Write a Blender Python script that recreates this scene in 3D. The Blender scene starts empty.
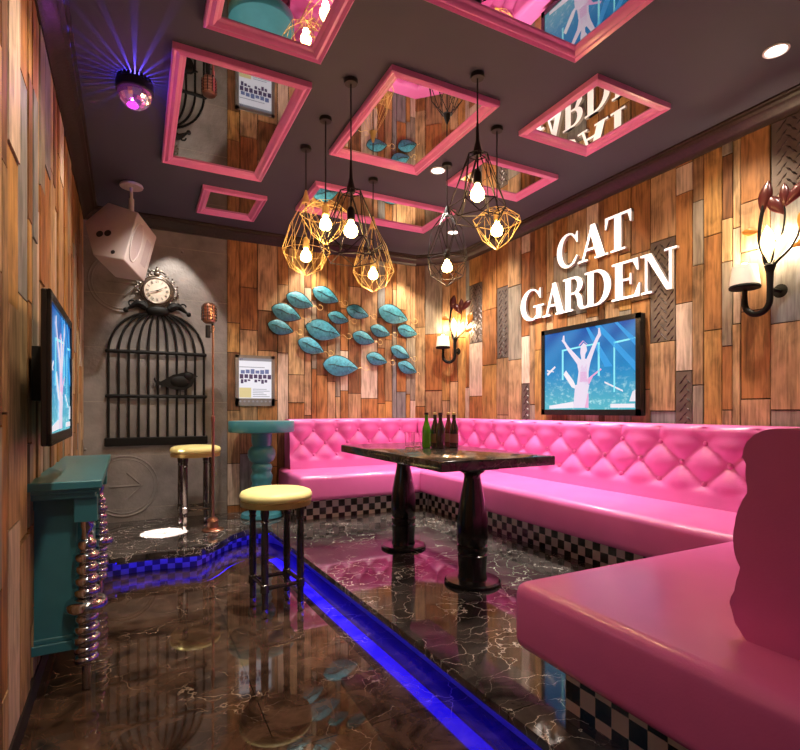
import bpy, bmesh, math, random
from mathutils import Vector, Matrix
random.seed(7)
PI = math.pi
S = bpy.context.scene
COL = S.collection

# ------------------------------------------------------------------ camera
cam_d = bpy.data.cameras.new('camera'); cam = bpy.data.objects.new('camera', cam_d); COL.objects.link(cam)
cam.location = (0, 0, 1.15); cam.rotation_euler = (PI/2, 0, -math.radians(27.0))
cam_d.sensor_width = 36; cam_d.lens = 36*514/800; cam_d.shift_y = 35/800; cam_d.clip_start = .02
S.camera = cam
# ------------------------------------------------------------------ world, view
W = bpy.data.worlds.new('world'); S.world = W; W.use_nodes = True
W.node_tree.nodes['Background'].inputs[0].default_value = (.62, .50, .54, 1)
W.node_tree.nodes['Background'].inputs[1].default_value = .13
S.view_settings.view_transform = 'Standard'; S.view_settings.look = 'None'
S.view_settings.gamma = 1; S.view_settings.use_curve_mapping = False
S.view_settings.exposure = 0.0

def light(name, kind, loc, energy, col, rot=(0, 0, 0), **kw):
    d = bpy.data.lights.new(name, kind); d.energy = energy; d.color = col
    for k, v in kw.items(): setattr(d, k, v)
    o = bpy.data.objects.new(name, d); COL.objects.link(o); o.location = loc; o.rotation_euler = rot
    return o
def aim(loc, tgt):
    return (Vector(tgt)-Vector(loc)).to_track_quat('-Z', 'Y').to_euler()
WARM = (1, .80, .58); WHITE = (1, .90, .80)
def spot(name, loc, tgt, e, col=WHITE, size=60, blend=.5, r=.03):
    return light(name, 'SPOT', loc, e, col, aim(loc, tgt), spot_size=math.radians(size), spot_blend=blend, shadow_soft_size=r)
# recessed ceiling spots
spot('spot_near', (2.763, 1.396, 2.87), (2.75, 1.45, 0), 60, WHITE, 100, .8)
spot('spot_mid', (1.948, 3.214, 2.87), (1.95, 3.2, 0), 110, WHITE, 90, .8)
spot('spot_far', (2.758, 4.266, 2.87), (2.72, 4.2, 0), 130, WHITE, 110, .8)
# washers on the back and right walls, spots over the benches, added fills
spot('washer_clock', (.28, 4.92, 2.86), (.28, 5.22, 1.6), 55, WHITE, 62, .25)
spot('washer_fish', (1.60, 4.92, 2.86), (1.60, 5.22, 1.6), 62, WARM, 75, .5)
spot('washer_fish', (2.60, 4.86, 2.86), (2.62, 5.22, 1.6), 62, WARM, 75, .5)
for y_, e_ in ((.3, 34), (1.2, 60), (2.2, 60)): spot('fill_left', (.12, y_, 2.86), (-.42, y_+.35, 1.0), e_, WARM, 110, .9, .06)  # added fill spots out of view, put in to brighten the left wall
spot('fill_left', (.08, 3.5, 2.86), (-.42, 3.7, 1.0), 40, WARM, 110, .9, .06)  # added fill as well, for the far stretch of the left wall
for y_ in (1.9, 3.0, 4.1): spot('washer_right', (2.80, y_, 2.86), (3.28, y_, 1.4), 38, WARM, 100, .8, .05)
spot('concrete_fill', (.40, 3.75, 2.86), (.15, 5.0, .6), 90, WHITE, 80, .7)  # added fill spot without a fitting, lifts the concrete wall
spot('floor_spot', (.70, 2.52, 2.86), (.70, 2.98, 0), 190, WHITE, 36, .7, .015)
spot('bench_spot', (2.74, 2.6, 2.86), (2.78, 2.6, .5), 110, WHITE, 75, .6)
spot('bench_spot', (2.74, 3.5, 2.86), (2.78, 3.5, .5), 190, WHITE, 75, .6)
spot('back_bench_spot', (1.75, 4.62, 2.86), (1.75, 4.7, .5), 110, WHITE, 70, .6)
spot('floor_pool', (.36, 4.1, 2.86), (.19, 4.60, .15), 16000, WHITE, 7.4, .15, .01)

# ------------------------------------------------------------------ materials
def nodes(m): return m.node_tree.nodes, m.node_tree.links
def srgb(r, g, b):
    f = lambda c: ((c/255+.055)/1.055)**2.4 if c > 10 else c/255/12.92
    return (f(r), f(g), f(b), 1)
def mat(name, col, rough=.5, metal=0, spec=.5, coat=0, var=.12, scale=14, bump=0, emit=None, es=0, trans=0, bscale=None):
    m = bpy.data.materials.new(name); m.use_nodes = True; n, l = nodes(m)
    b = n['Principled BSDF']
    b.inputs['Roughness'].default_value = rough; b.inputs['Metallic'].default_value = metal
    b.inputs['Specular IOR Level'].default_value = spec; b.inputs['Coat Weight'].default_value = coat
    b.inputs['Coat Roughness'].default_value = .12
    b.inputs['Transmission Weight'].default_value = trans
    if len(col) == 3: col = (*col, 1)
    tc = n.new('ShaderNodeTexCoord'); nz = n.new('ShaderNodeTexNoise'); nz.inputs['Scale'].default_value = scale
    nz.inputs['Detail'].default_value = 5
    l.new(tc.outputs['Object'], nz.inputs['Vector'])
    r = n.new('ShaderNodeValToRGB')
    r.color_ramp.elements[0].position = .3; r.color_ramp.elements[1].position = .7
    r.color_ramp.elements[0].color = (*[c*(1-var) for c in col[:3]], 1)
    r.color_ramp.elements[1].color = (*[min(1, c*(1+var)) for c in col[:3]], 1)
    l.new(nz.outputs['Fac'], r.inputs['Fac']); l.new(r.outputs['Color'], b.inputs['Base Color'])
    if bump:
        bp = n.new('ShaderNodeBump'); bp.inputs['Strength'].default_value = bump; bp.inputs['Distance'].default_value = .01
        n2 = n.new('ShaderNodeTexNoise'); n2.inputs['Scale'].default_value = bscale or scale*4; n2.inputs['Detail'].default_value = 4
        l.new(tc.outputs['Object'], n2.inputs['Vector']); l.new(n2.outputs['Fac'], bp.inputs['Height'])
        l.new(bp.outputs['Normal'], b.inputs['Normal'])
    if emit:
        b.inputs['Emission Color'].default_value = (*emit[:3], 1); b.inputs['Emission Strength'].default_value = es
    return m
def wood(name, col, dark=.45, rough=.5):
    m = bpy.data.materials.new(name); m.use_nodes = True; n, l = nodes(m); b = n['Principled BSDF']
    tc = n.new('ShaderNodeTexCoord'); mp = n.new('ShaderNodeMapping'); mp.inputs['Scale'].default_value = (1, 1, .07)
    l.new(tc.outputs['Object'], mp.inputs['Vector'])
    a = n.new('ShaderNodeTexNoise'); a.inputs['Scale'].default_value = 55; a.inputs['Detail'].default_value = 6; a.inputs['Distortion'].default_value = .6
    c = n.new('ShaderNodeTexNoise'); c.inputs['Scale'].default_value = 9; c.inputs['Detail'].default_value = 5; c.inputs['Distortion'].default_value = 1.2
    mp2 = n.new('ShaderNodeMapping'); mp2.inputs['Scale'].default_value = (1, 1, .45); l.new(tc.outputs['Object'], mp2.inputs['Vector'])
    l.new(mp.outputs['Vector'], a.inputs['Vector']); l.new(mp2.outputs['Vector'], c.inputs['Vector'])
    mx = n.new('ShaderNodeMath'); mx.operation = 'MULTIPLY_ADD'; mx.inputs[1].default_value = .55
    l.new(a.outputs['Fac'], mx.inputs[0])
    m2 = n.new('ShaderNodeMath'); m2.operation = 'MULTIPLY'; m2.inputs[1].default_value = .45; l.new(c.outputs['Fac'], m2.inputs[0])
    l.new(m2.outputs[0], mx.inputs[2])
    r = n.new('ShaderNodeValToRGB'); e = r.color_ramp.elements
    e[0].position = .37; e[1].position = .60
    e[0].color = (*[x*dark for x in col[:3]], 1); e[1].color = (*[min(1, x*1.12) for x in col[:3]], 1)
    l.new(mx.outputs[0], r.inputs['Fac']); l.new(r.outputs['Color'], b.inputs['Base Color'])
    bp = n.new('ShaderNodeBump'); bp.inputs['Strength'].default_value = .35; bp.inputs['Distance'].default_value = .004
    l.new(a.outputs['Fac'], bp.inputs['Height']); l.new(bp.outputs['Normal'], b.inputs['Normal'])
    b.inputs['Roughness'].default_value = rough; b.inputs['Specular IOR Level'].default_value = .35
    return m
def marble(name, c0, c1, vein, vs, width, tile, rough, cloud=2.2, off=(0, 0), vmask=.48):
    m = bpy.data.materials.new(name); m.use_nodes = True; n, l = nodes(m); b = n['Principled BSDF']
    tc = n.new('ShaderNodeTexCoord')
    a = n.new('ShaderNodeTexNoise'); a.inputs['Scale'].default_value = cloud; a.inputs['Detail'].default_value = 9; a.inputs['Roughness'].default_value = .62; a.inputs['Distortion'].default_value = .9
    l.new(tc.outputs['Object'], a.inputs['Vector'])
    r = n.new('ShaderNodeValToRGB'); r.color_ramp.elements[0].position = .38; r.color_ramp.elements[1].position = .68
    r.color_ramp.elements[0].color = (*c0, 1); r.color_ramp.elements[1].color = (*c1, 1); l.new(a.outputs['Fac'], r.inputs['Fac'])
    # veins: distance to the edges of a warped cell pattern
    w = n.new('ShaderNodeTexNoise'); w.inputs['Scale'].default_value = 3.1; w.inputs['Detail'].default_value = 6
    l.new(tc.outputs['Object'], w.inputs['Vector'])
    va = n.new('ShaderNodeVectorMath'); va.operation = 'MULTIPLY_ADD'; va.inputs[1].default_value = (.55, .55, .55)
    l.new(w.outputs['Color'], va.inputs[0]); l.new(tc.outputs['Object'], va.inputs[2])
    v = n.new('ShaderNodeTexVoronoi'); v.feature = 'DISTANCE_TO_EDGE'; v.inputs['Scale'].default_value = vs
    mp = n.new('ShaderNodeMapping'); mp.inputs['Scale'].default_value = (1.0, 1.9, 1); mp.inputs['Rotation'].default_value = (0, 0, .35)
    l.new(va.outputs[0], mp.inputs['Vector']); l.new(mp.outputs[0], v.inputs['Vector'])
    mk = n.new('ShaderNodeTexNoise'); mk.inputs['Scale'].default_value = 2.6; mk.inputs['Detail'].default_value = 3; l.new(tc.outputs['Object'], mk.inputs['Vector'])
    mr = n.new('ShaderNodeMapRange'); mr.inputs[1].default_value = vmask-.06; mr.inputs[2].default_value = vmask+.12; l.new(mk.outputs['Fac'], mr.inputs[0])
    wd = n.new('ShaderNodeMath'); wd.operation = 'MULTIPLY_ADD'; wd.inputs[1].default_value = width; wd.inputs[2].default_value = .0015
    l.new(mr.outputs[0], wd.inputs[0])
    dv = n.new('ShaderNodeMath'); dv.operation = 'DIVIDE'; l.new(v.outputs['Distance'], dv.inputs[0]); l.new(wd.outputs[0], dv.inputs[1])
    iv = n.new('ShaderNodeMath'); iv.operation = 'SUBTRACT'; iv.use_clamp = True; iv.inputs[0].default_value = 1; l.new(dv.outputs[0], iv.inputs[1])
    ms = n.new('ShaderNodeMath'); ms.operation = 'MULTIPLY'; l.new(iv.outputs[0], ms.inputs[0]); l.new(mr.outputs[0], ms.inputs[1])
    mix = n.new('ShaderNodeMix'); mix.data_type = 'RGBA'
    l.new(ms.outputs[0], mix.inputs[0]); l.new(r.outputs['Color'], mix.inputs[6]); mix.inputs[7].default_value = (*vein, 1)
    out = mix.outputs[2]
    if tile:
        sx = n.new('ShaderNodeSeparateXYZ'); l.new(tc.outputs['Object'], sx.inputs[0])
        js = []
        for k in range(2):
            ad = n.new('ShaderNodeMath'); ad.operation = 'ADD'; ad.inputs[1].default_value = -off[k]+tile*50; l.new(sx.outputs[k], ad.inputs[0])
            md = n.new('ShaderNodeMath'); md.operation = 'MODULO'; md.inputs[1].default_value = tile; l.new(ad.outputs[0], md.inputs[0])
            lt = n.new('ShaderNodeMath'); lt.operation = 'LESS_THAN'; lt.inputs[1].default_value = .004; l.new(md.outputs[0], lt.inputs[0]); js.append(lt)
        mm = n.new('ShaderNodeMath'); mm.operation = 'MAXIMUM'; l.new(js[0].outputs[0], mm.inputs[0]); l.new(js[1].outputs[0], mm.inputs[1])
        mx = n.new('ShaderNodeMix'); mx.data_type = 'RGBA'; l.new(mm.outputs[0], mx.inputs[0]); l.new(out, mx.inputs[6]); mx.inputs[7].default_value = (.006, .005, .004, 1)
        out = mx.outputs[2]
    l.new(out, b.inputs['Base Color']); b.inputs['Roughness'].default_value = rough
    b.inputs['Specular IOR Level'].default_value = .7
    return m
def emis(name, col, s, var=0):
    m = bpy.data.materials.new(name); m.use_nodes = True; n, l = nodes(m); b = n['Principled BSDF']
    b.inputs['Base Color'].default_value = (*[c*.1 for c in col[:3]], 1)
    b.inputs['Emission Color'].default_value = (*col[:3], 1); b.inputs['Emission Strength'].default_value = s
    b.inputs['Roughness'].default_value = .4
    return m
def checker(name, c0, c1, cell, uv=False, rough=.15, off=.013):
    m = bpy.data.materials.new(name); m.use_nodes = True; n, l = nodes(m); b = n['Principled BSDF']
    tc = n.new('ShaderNodeTexCoord'); mp = n.new('ShaderNodeMapping'); mp.inputs['Location'].default_value = (off/cell, off/cell, 0)
    mp.inputs['Scale'].default_value = (1/cell,)*3
    l.new(tc.outputs['UV' if uv else 'Object'], mp.inputs['Vector'])
    c = n.new('ShaderNodeTexChecker'); c.inputs['Scale'].default_value = 1.0
    c.inputs['Color1'].default_value = (*c0, 1); c.inputs['Color2'].default_value = (*c1, 1)
    l.new(mp.outputs[0], c.inputs['Vector']); l.new(c.outputs['Color'], b.inputs['Base Color'])
    b.inputs['Roughness'].default_value = rough
    return m
def concrete():
    m = mat('concrete', (.20, .182, .17), .7, var=.30, scale=4.5, bump=.45, bscale=30)
    n, l = nodes(m); b = n['Principled BSDF']; tc = n.new('ShaderNodeTexCoord'); sx = n.new('ShaderNodeSeparateXYZ'); l.new(tc.outputs['Object'], sx.inputs[0])
    def line(sock, period, off, w):
        a = n.new('ShaderNodeMath'); a.operation = 'ADD'; a.inputs[1].default_value = off+period*20; l.new(sock, a.inputs[0])
        d = n.new('ShaderNodeMath'); d.operation = 'MODULO'; d.inputs[1].default_value = period; l.new(a.outputs[0], d.inputs[0])
        t = n.new('ShaderNodeMath'); t.operation = 'LESS_THAN'; t.inputs[1].default_value = w; l.new(d.outputs[0], t.inputs[0]); return t
    h = line(sx.outputs['Z'], .48, -.74+.48, .006)
    src = b.inputs['Base Color'].links[0].from_socket
    mx = n.new('ShaderNodeMix'); mx.data_type = 'RGBA'; l.new(h.outputs[0], mx.inputs[0]); l.new(src, mx.inputs[6]); mx.inputs[7].default_value = (.26, .23, .20, 1)
    l.new(mx.outputs[2], b.inputs['Base Color'])
    return m

M = {}
PAL = dict(O=(.40, .185, .064), T=(.48, .30, .165), Y=(.48, .26, .085), G=(.30, .255, .20), W=(.62, .49, .39), D=(.22, .10, .045),
           B=(.24, .24, .24), R=(.35, .14, .047), L=(.56, .38, .20), K=(.36, .215, .11))
WK = list(PAL)
for k, c in PAL.items(): M[k] = wood('plank_'+k, c, .36 if k not in 'WGB' else .50)
M['plate'] = mat('diamond_plate', (.15, .12, .105), .42, .4, var=.2); M['tread'] = mat('plate_tread', (.05, .036, .034), .35, .5)
M['gap'] = mat('gap', (.02, .011, .007), .9)
WALLM = [M[k] for k in WK]+[M['plate'], M['tread'], M['gap']]
PL = len(WK)
M['concrete'] = concrete()
M['ceil'] = mat('ceiling_paint', (.050, .050, .076), .75, var=.04, scale=3)
M['crown'] = wood('crown_wood', (.028, .014, .010), .6, .4)
M['floor'] = marble('brown_marble', (.022, .012, .008), (.105, .060, .039), (.46, .35, .26), 4.2, .010, .8, .032, 6.5, (.418, 1.72), .52)
M['plat'] = marble('black_marble', (.016, .013, .013), (.10, .086, .082), (.80, .74, .68), 4.8, .012, .8, .05, 3.0, (.19, .55), .42)
M['table'] = marble('table_marble', (.014, .012, .011), (.075, .064, .055), (.40, .34, .27), 9, .02, 0, .12, 11)
M['pink'] = mat('pink_leather', (.78, .165, .49), .27, 0, .5, .3, var=.04, scale=5, bump=.06, bscale=160)
M['pinkframe'] = mat('pink_lacquer', (.74, .20, .47), .28, 0, .6, .3, var=.05)
M['mirror'] = mat('mirror', (.50, .47, .455), .015, 1, var=.01)
M['check'] = checker('check_tiles', (.62, .57, .55), (.016, .013, .013), .062)
M['black_gloss'] = mat('black_gloss', (.007, .006, .006), .18, 0, .5, .3)
M['riser'] = mat('riser_plain', (.22, .22, .24), .3)
M['checkuv'] = checker('riser_tiles', (.40, .38, .38), (.10, .095, .09), .05, True)
M['black'] = mat('black_metal', (.009, .008, .008), .5, 0, .3, var=.1)
M['iron'] = mat('wrought_iron', (.004, .0035, .003), .6, 0, .2, var=.2, bump=.1)
M['gold'] = mat('brass_wire', (.80, .60, .24), .5, .5, var=.1)
M['copper'] = mat('copper', (.56, .29, .20), .32, 1, var=.08)
M['chrome'] = mat('chrome', (.60, .60, .62), .12, 1, var=.02)
M['teal'] = mat('teal_lacquer', (.048, .235, .30), .32, 0, .5, .2, var=.06)
M['tealfish'] = mat('teal_enamel', (.05, .285, .41), .38, .1, .5, var=.3, scale=40, bump=.3, bscale=300)
M['white'] = mat('white_plastic', (.80, .78, .76), .4, var=.03)
M['speaker'] = mat('mauve_plastic', (.44, .385, .375), .5, var=.04)
M['grille'] = mat('speaker_grille', (.34, .28, .28), .65, var=.1, scale=200)
M['hole'] = mat('port_black', (.01, .008, .008), .6)
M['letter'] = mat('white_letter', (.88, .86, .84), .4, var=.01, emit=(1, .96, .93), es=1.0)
M['letter_side'] = mat('letter_side', (.55, .50, .48), .5, var=.03)
M['cushion'] = mat('yellow_cushion', (.95, .86, .36), .42, 0, .5, .1, var=.06, bump=.05)
M['darkwood'] = mat('dark_turned_wood', (.030, .022, .019), .25, 0, .6, .4, var=.2)
M['rim'] = mat('cushion_rim', (.30, .19, .06), .45)
M['bulb'] = emis('bulb_glow', (1, .60, .20), 45)
M['lampw'] = emis('downlight_glow', (1, .94, .88), 9)
M['shade'] = mat('sconce_shade', (.85, .78, .70), .6, var=.04, emit=(1, .85, .6), es=.10)
M['glowflower'] = mat('flower_glass', (.85, .75, .55), .4, emit=(1, .72, .32), es=2.2)
M['leafred'] = mat('dark_red_enamel', (.10, .018, .014), .3, .2, coat=.3)
M['leaforange'] = mat('amber_enamel', (.55, .22, .03), .35, coat=.3)
M['bezel'] = mat('tv_bezel', (.010, .009, .009), .25, coat=.2)
M['clockrim'] = mat('antique_bronze', (.12, .095, .075), .4, .7, var=.35, scale=60)
M['dial'] = mat('clock_dial', (.72, .66, .55), .6, var=.08)
M['purple'] = mat('mirror_ball', (.72, .60, .66), .12, .9, emit=(.7, .05, .9), es=.05)
M['magenta'] = emis('magenta_glow', (.75, .06, .95), 1.5)
M['blue'] = emis('blue_led', (.006, .002, 1), 20)
M['blue2'] = emis('blue_led_diffuser', (.006, .002, 1), 6.5)
def glassm(name, col, rough=.03):
    m = bpy.data.materials.new(name); m.use_nodes = True; b = m.node_tree.nodes['Principled BSDF']
    b.inputs['Base Color'].default_value = (*col, 1); b.inputs['Transmission Weight'].default_value = 1; b.inputs['Roughness'].default_value = rough
    b.inputs['IOR'].default_value = 1.3
    return m
M['green'] = mat('green_bottle_glass', (.10, .42, .012), .08, 0, .6, .5, trans=.35)
M['brown'] = mat('brown_bottle_glass', (.055, .022, .015), .08, 0, .7, .5, trans=.25)
M['clear'] = glassm('clear_glass', (.95, .93, .93))
M['label'] = mat('bottle_label', (.22, .10, .06), .5)
M['scr_frame'] = mat('grey_frame', (.20, .19, .19), .4, .3)
def screen_mat(name, k):
    m = bpy.data.materials.new(name); m.use_nodes = True; n, l = nodes(m); b = n['Principled BSDF']
    tc = n.new('ShaderNodeTexCoord'); sx = n.new('ShaderNodeSeparateXYZ'); l.new(tc.outputs['UV'], sx.inputs[0])
    r = n.new('ShaderNodeValToRGB'); e = r.color_ramp.elements
    e[0].position = 0; e[0].color = (.10, .52, .62, 1); e[1].position = 1; e[1].color = (.006, .09, .42, 1)
    x = e.new(.45); x.color = (.010, .27, .60, 1)
    wv = n.new('ShaderNodeTexWave'); wv.inputs['Scale'].default_value = 1.1; wv.inputs['Distortion'].default_value = 1.6; wv.inputs['Detail'].default_value = 1
    mp = n.new('ShaderNodeMapping'); mp.inputs['Rotation'].default_value = (0, 0, .75); l.new(tc.outputs['UV'], mp.inputs[0]); l.new(mp.outputs[0], wv.inputs[0])
    nz = n.new('ShaderNodeTexNoise'); nz.inputs['Scale'].default_value = 16; nz.inputs['Detail'].default_value = 8; nz.inputs['Roughness'].default_value = .7; l.new(tc.outputs['UV'], nz.inputs[0])
    l.new(sx.outputs[1], r.inputs['Fac'])
    # beams in the upper half, sparkle in the crowd below
    up = n.new('ShaderNodeMapRange'); up.inputs[1].default_value = .35; up.inputs[2].default_value = .9; l.new(sx.outputs[1], up.inputs[0])
    bm_ = n.new('ShaderNodeMath'); bm_.operation = 'MULTIPLY'; l.new(wv.outputs['Fac'], bm_.inputs[0]); l.new(up.outputs[0], bm_.inputs[1])
    b2 = n.new('ShaderNodeMath'); b2.operation = 'MULTIPLY'; b2.inputs[1].default_value = .28; l.new(bm_.outputs[0], b2.inputs[0])
    mx = n.new('ShaderNodeMix'); mx.data_type = 'RGBA'; l.new(b2.outputs[0], mx.inputs[0]); l.new(r.outputs[0], mx.inputs[6]); mx.inputs[7].default_value = (.10, .55, .95, 1)
    dn = n.new('ShaderNodeMapRange'); dn.inputs[1].default_value = .55; dn.inputs[2].default_value = .1; l.new(sx.outputs[1], dn.inputs[0])
    sp = n.new('ShaderNodeMapRange'); sp.inputs[1].default_value = .52; sp.inputs[2].default_value = .68; l.new(nz.outputs['Fac'], sp.inputs[0])
    sm = n.new('ShaderNodeMath'); sm.operation = 'MULTIPLY'; l.new(dn.outputs[0], sm.inputs[0]); l.new(sp.outputs[0], sm.inputs[1])
    m2 = n.new('ShaderNodeMix'); m2.data_type = 'RGBA'; l.new(sm.outputs[0], m2.inputs[0]); l.new(mx.outputs[2], m2.inputs[6]); m2.inputs[7].default_value = (.60, .95, .95, 1)
    l.new(m2.outputs[2], b.inputs['Emission Color']); b.inputs['Emission Strength'].default_value = k
    b.inputs['Base Color'].default_value = (.01, .01, .012, 1); b.inputs['Roughness'].default_value = .25
    return m
M['screen'] = screen_mat('concert_screen', .95)
M['singer'] = emis('screen_singer', (.72, .66, .80), 1.0)
M['singer2'] = emis('screen_pink', (.72, .38, .62), 1.0)
M['scr_cyan'] = emis('screen_cyan', (.25, .80, .88), 1.0)
M['scr_beam'] = emis('screen_beam', (.03, .34, .78), .9)
M['scr_dark'] = emis('screen_dark', (.05, .12, .20), .8)
M['scr_white'] = emis('screen_white', (.85, .84, .92), .9)
M['scr_grey'] = emis('screen_grey', (.32, .32, .38), .7)
M['scr_purple'] = emis('screen_purple', (.10, .06, .16), .6)
M['scr_blue'] = emis('screen_blue', (.16, .20, .40), .8)
M['scr_yellow'] = emis('screen_yellow', (.72, .60, .30), .9)

# ------------------------------------------------------------------ mesh helpers
class MB:
    def __init__(s): s.bm = bmesh.new()
    def face(s, vs, mi=0):
        try: f = s.bm.faces.new([s.bm.verts.new(v) for v in vs]); f.material_index = mi; return f
        except ValueError: return None
    def hexa(s, p, mi=0):          # 8 points: bottom ring 0-3, top ring 4-7
        v = [s.bm.verts.new(q) for q in p]
        for ix in ((3, 2, 1, 0), (4, 5, 6, 7), (0, 1, 5, 4), (1, 2, 6, 5), (2, 3, 7, 6), (3, 0, 4, 7)):
            f = s.bm.faces.new([v[i] for i in ix]); f.material_index = mi
        return s
    def box(s, x0, x1, y0, y1, z0, z1, mi=0):
        return s.hexa([(x0, y0, z0), (x1, y0, z0), (x1, y1, z0), (x0, y1, z0), (x0, y0, z1), (x1, y0, z1), (x1, y1, z1), (x0, y1, z1)], mi)
    def lathe(s, prof, c=(0, 0, 0), seg=20, mi=0, mtx=None):
        rings = []
        for r, z in prof:
            r = max(r, 1e-4)
            ring = []
            for k in range(seg):
                a = 2*PI*k/seg; p = Vector((r*math.cos(a), r*math.sin(a), z))
                if mtx is not None: p = mtx @ p
                ring.append(s.bm.verts.new(p+Vector(c)))
            rings.append(ring)
        for a, b in zip(rings, rings[1:]):
            for k in range(seg):
                f = s.bm.faces.new((a[k], a[(k+1) % seg], b[(k+1) % seg], b[k])); f.material_index = mi
        for ring, fl in ((rings[0], True), (rings[-1], False)):
            f = s.bm.faces.new(ring[::-1] if fl else ring); f.material_index = mi
        return s
    def tube(s, pts, r, seg=8, mi=0, closed=False):
        pts = [Vector(p) for p in pts]; n = len(pts); rings = []
        prev = None
        for i, p in enumerate(pts):
            if closed: t = pts[(i+1) % n]-pts[i-1]
            else: t = pts[min(i+1, n-1)]-pts[max(i-1, 0)]
            if t.length < 1e-9: t = Vector((0, 0, 1))
            t.normalize()
            if prev is None:
                u = t.cross(Vector((0, 0, 1)) if abs(t.z) < .9 else Vector((1, 0, 0)))
            else: u = prev-t*prev.dot(t)
            if u.length < 1e-6: u = t.orthogonal()
            u.normalize(); prev = u; w = t.cross(u)
            rr = r[i] if isinstance(r, (list, tuple)) else r
            rings.append([s.bm.verts.new(p+(u*math.cos(2*PI*k/seg)+w*math.sin(2*PI*k/seg))*rr) for k in range(seg)])
        for i in range(n if closed else n-1):
            a, b = rings[i], rings[(i+1) % n]
            for k in range(seg):
                f = s.bm.faces.new((a[k], a[(k+1) % seg], b[(k+1) % seg], b[k])); f.material_index = mi
        if not closed:
            s.bm.faces.new(rings[0][::-1]).material_index = mi; s.bm.faces.new(rings[-1]).material_index = mi
        return s
    def prism(s, poly, fn, t0, t1, mi=0, side=None):
        a = [s.bm.verts.new(fn(x, y, t0)) for x, y in poly]; b = [s.bm.verts.new(fn(x, y, t1)) for x, y in poly]
        n = len(poly)
        for ring in (a[::-1], b):
            try: f = s.bm.faces.new(ring); f.material_index = mi
            except ValueError: pass
        for k in range(n):
            f = s.bm.faces.new((a[k], a[(k+1) % n], b[(k+1) % n], b[k])); f.material_index = mi if side is None else side
        return s
    def ball(s, c, r, seg=16, rings=10, mi=0):
        rx, ry, rz = r if isinstance(r, (tuple, list)) else (r, r, r)
        rows = []
        for i in range(1, rings):
            th = PI*i/rings
            rows.append([s.bm.verts.new((c[0]+rx*math.sin(th)*math.cos(2*PI*k/seg), c[1]+ry*math.sin(th)*math.sin(2*PI*k/seg), c[2]-rz*math.cos(th))) for k in range(seg)])
        bot = s.bm.verts.new((c[0], c[1], c[2]-rz)); top = s.bm.verts.new((c[0], c[1], c[2]+rz))
        for k in range(seg):
            s.bm.faces.new((bot, rows[0][(k+1) % seg], rows[0][k])).material_index = mi
            s.bm.faces.new((top, rows[-1][k], rows[-1][(k+1) % seg])).material_index = mi
        for a, b in zip(rows, rows[1:]):
            for k in range(seg): s.bm.faces.new((a[k], a[(k+1) % seg], b[(k+1) % seg], b[k])).material_index = mi
        return s
    def bevel(s, w, seg=2):
        bmesh.ops.bevel(s.bm, geom=s.bm.edges[:], offset=w, segments=seg, affect='EDGES', profile=.5, clamp_overlap=True); return s
    def build(s, name, mats, parent=None, smooth=True, angle=40, loc=None, rotz=None):
        me = bpy.data.meshes.new(name)
        bmesh.ops.recalc_face_normals(s.bm, faces=s.bm.faces[:])
        s.bm.to_mesh(me); s.bm.free()
        for m in (mats if isinstance(mats, (list, tuple)) else [mats]): me.materials.append(m)
        if smooth:
            me.polygons.foreach_set('use_smooth', [True]*len(me.polygons)); me.set_sharp_from_angle(angle=math.radians(angle))
        o = bpy.data.objects.new(name, me); COL.objects.link(o)
        if parent: o.parent = parent
        if loc: o.location = loc
        if rotz is not None: o.rotation_euler = (0, 0, rotz)
        return o
def tag(o, label, cat, group=None):
    o['label'] = label; o['category'] = cat
    if group: o['group'] = group
    return o
def thing(name, label, cat, loc=(0, 0, 0), rotz=0, group=None):
    o = bpy.data.objects.new(name, None); COL.objects.link(o); o.location = loc; o.rotation_euler = (0, 0, rotz); o.empty_display_size = .1
    return tag(o, label, cat, group)
def struct(o): o['kind'] = 'structure'; return o
def dup(o, parent=None):
    c = o.copy(); COL.objects.link(c)
    if parent: c.parent = parent
    for ch in list(o.children): dup(ch, c)
    return c
def arc(cx, cy, r, a0, a1, n, ry=None):
    ry = r if ry is None else ry
    return [(cx+r*math.cos(math.radians(a0+(a1-a0)*k/n)), cy+ry*math.sin(math.radians(a0+(a1-a0)*k/n))) for k in range(n+1)]

# ------------------------------------------------------------------ room dimensions
XR, YB, ZC = 3.279, 5.22, 2.90
CH = .42                                             # corner chamfer
def xl(y): return -.385-.0184*(y-2.5)                # left wall line
LROT = PI/2+math.atan(.0184)
ZP = .15                                             # platform height
YN = -.7                                             # where the built part of the room ends

# ------------------------------------------------------------------ floor, platform, ceiling
struct(MB().box(-.6, XR+.1, YN, YB+.1, -.08, 0).build('floor', M['floor'], smooth=False))
struct(MB().box(-.6, XR+.1, YN, YB+.1, ZC, ZC+.08).build('ceiling', M['ceil'], smooth=False))
EDGE = [(-.43, 3.93), (-.174, 3.96), (.012, 3.985), (.15, 3.985), (.30, 3.955), (.438, 3.965), (.553, 4.08), (.65, 4.24), (.744, 4.345), (.84, 4.41), (.93, 4.41), (.972, 4.30), (.985, 4.05), (1.015, 3.2), (1.062, 2.2), (1.084, 1.5), (1.095, 1.2), (1.10, .4), (1.10, YN)]
def smooth_path(p, n=5):
    out = []
    for i in range(len(p)-1):
        p0, p1, p2, p3 = [Vector(p[max(0, min(len(p)-1, i+k))]) for k in (-1, 0, 1, 2)]
        for k in range(n):
            t = k/n
            out.append(.5*((2*p1)+(-p0+p2)*t+(2*p0-5*p1+4*p2-p3)*t*t+(-p0+3*p1-3*p2+p3)*t*t*t))
    out.append(Vector(p[-1])); return out
EP = smooth_path(EDGE)
def offset(path, d):
    out = []
    for i, p in enumerate(path):
        t = path[min(i+1, len(path)-1)]-path[max(i-1, 0)]; t.normalize()
        out.append(p+Vector((-t.y, t.x))*d)
    return out
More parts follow.
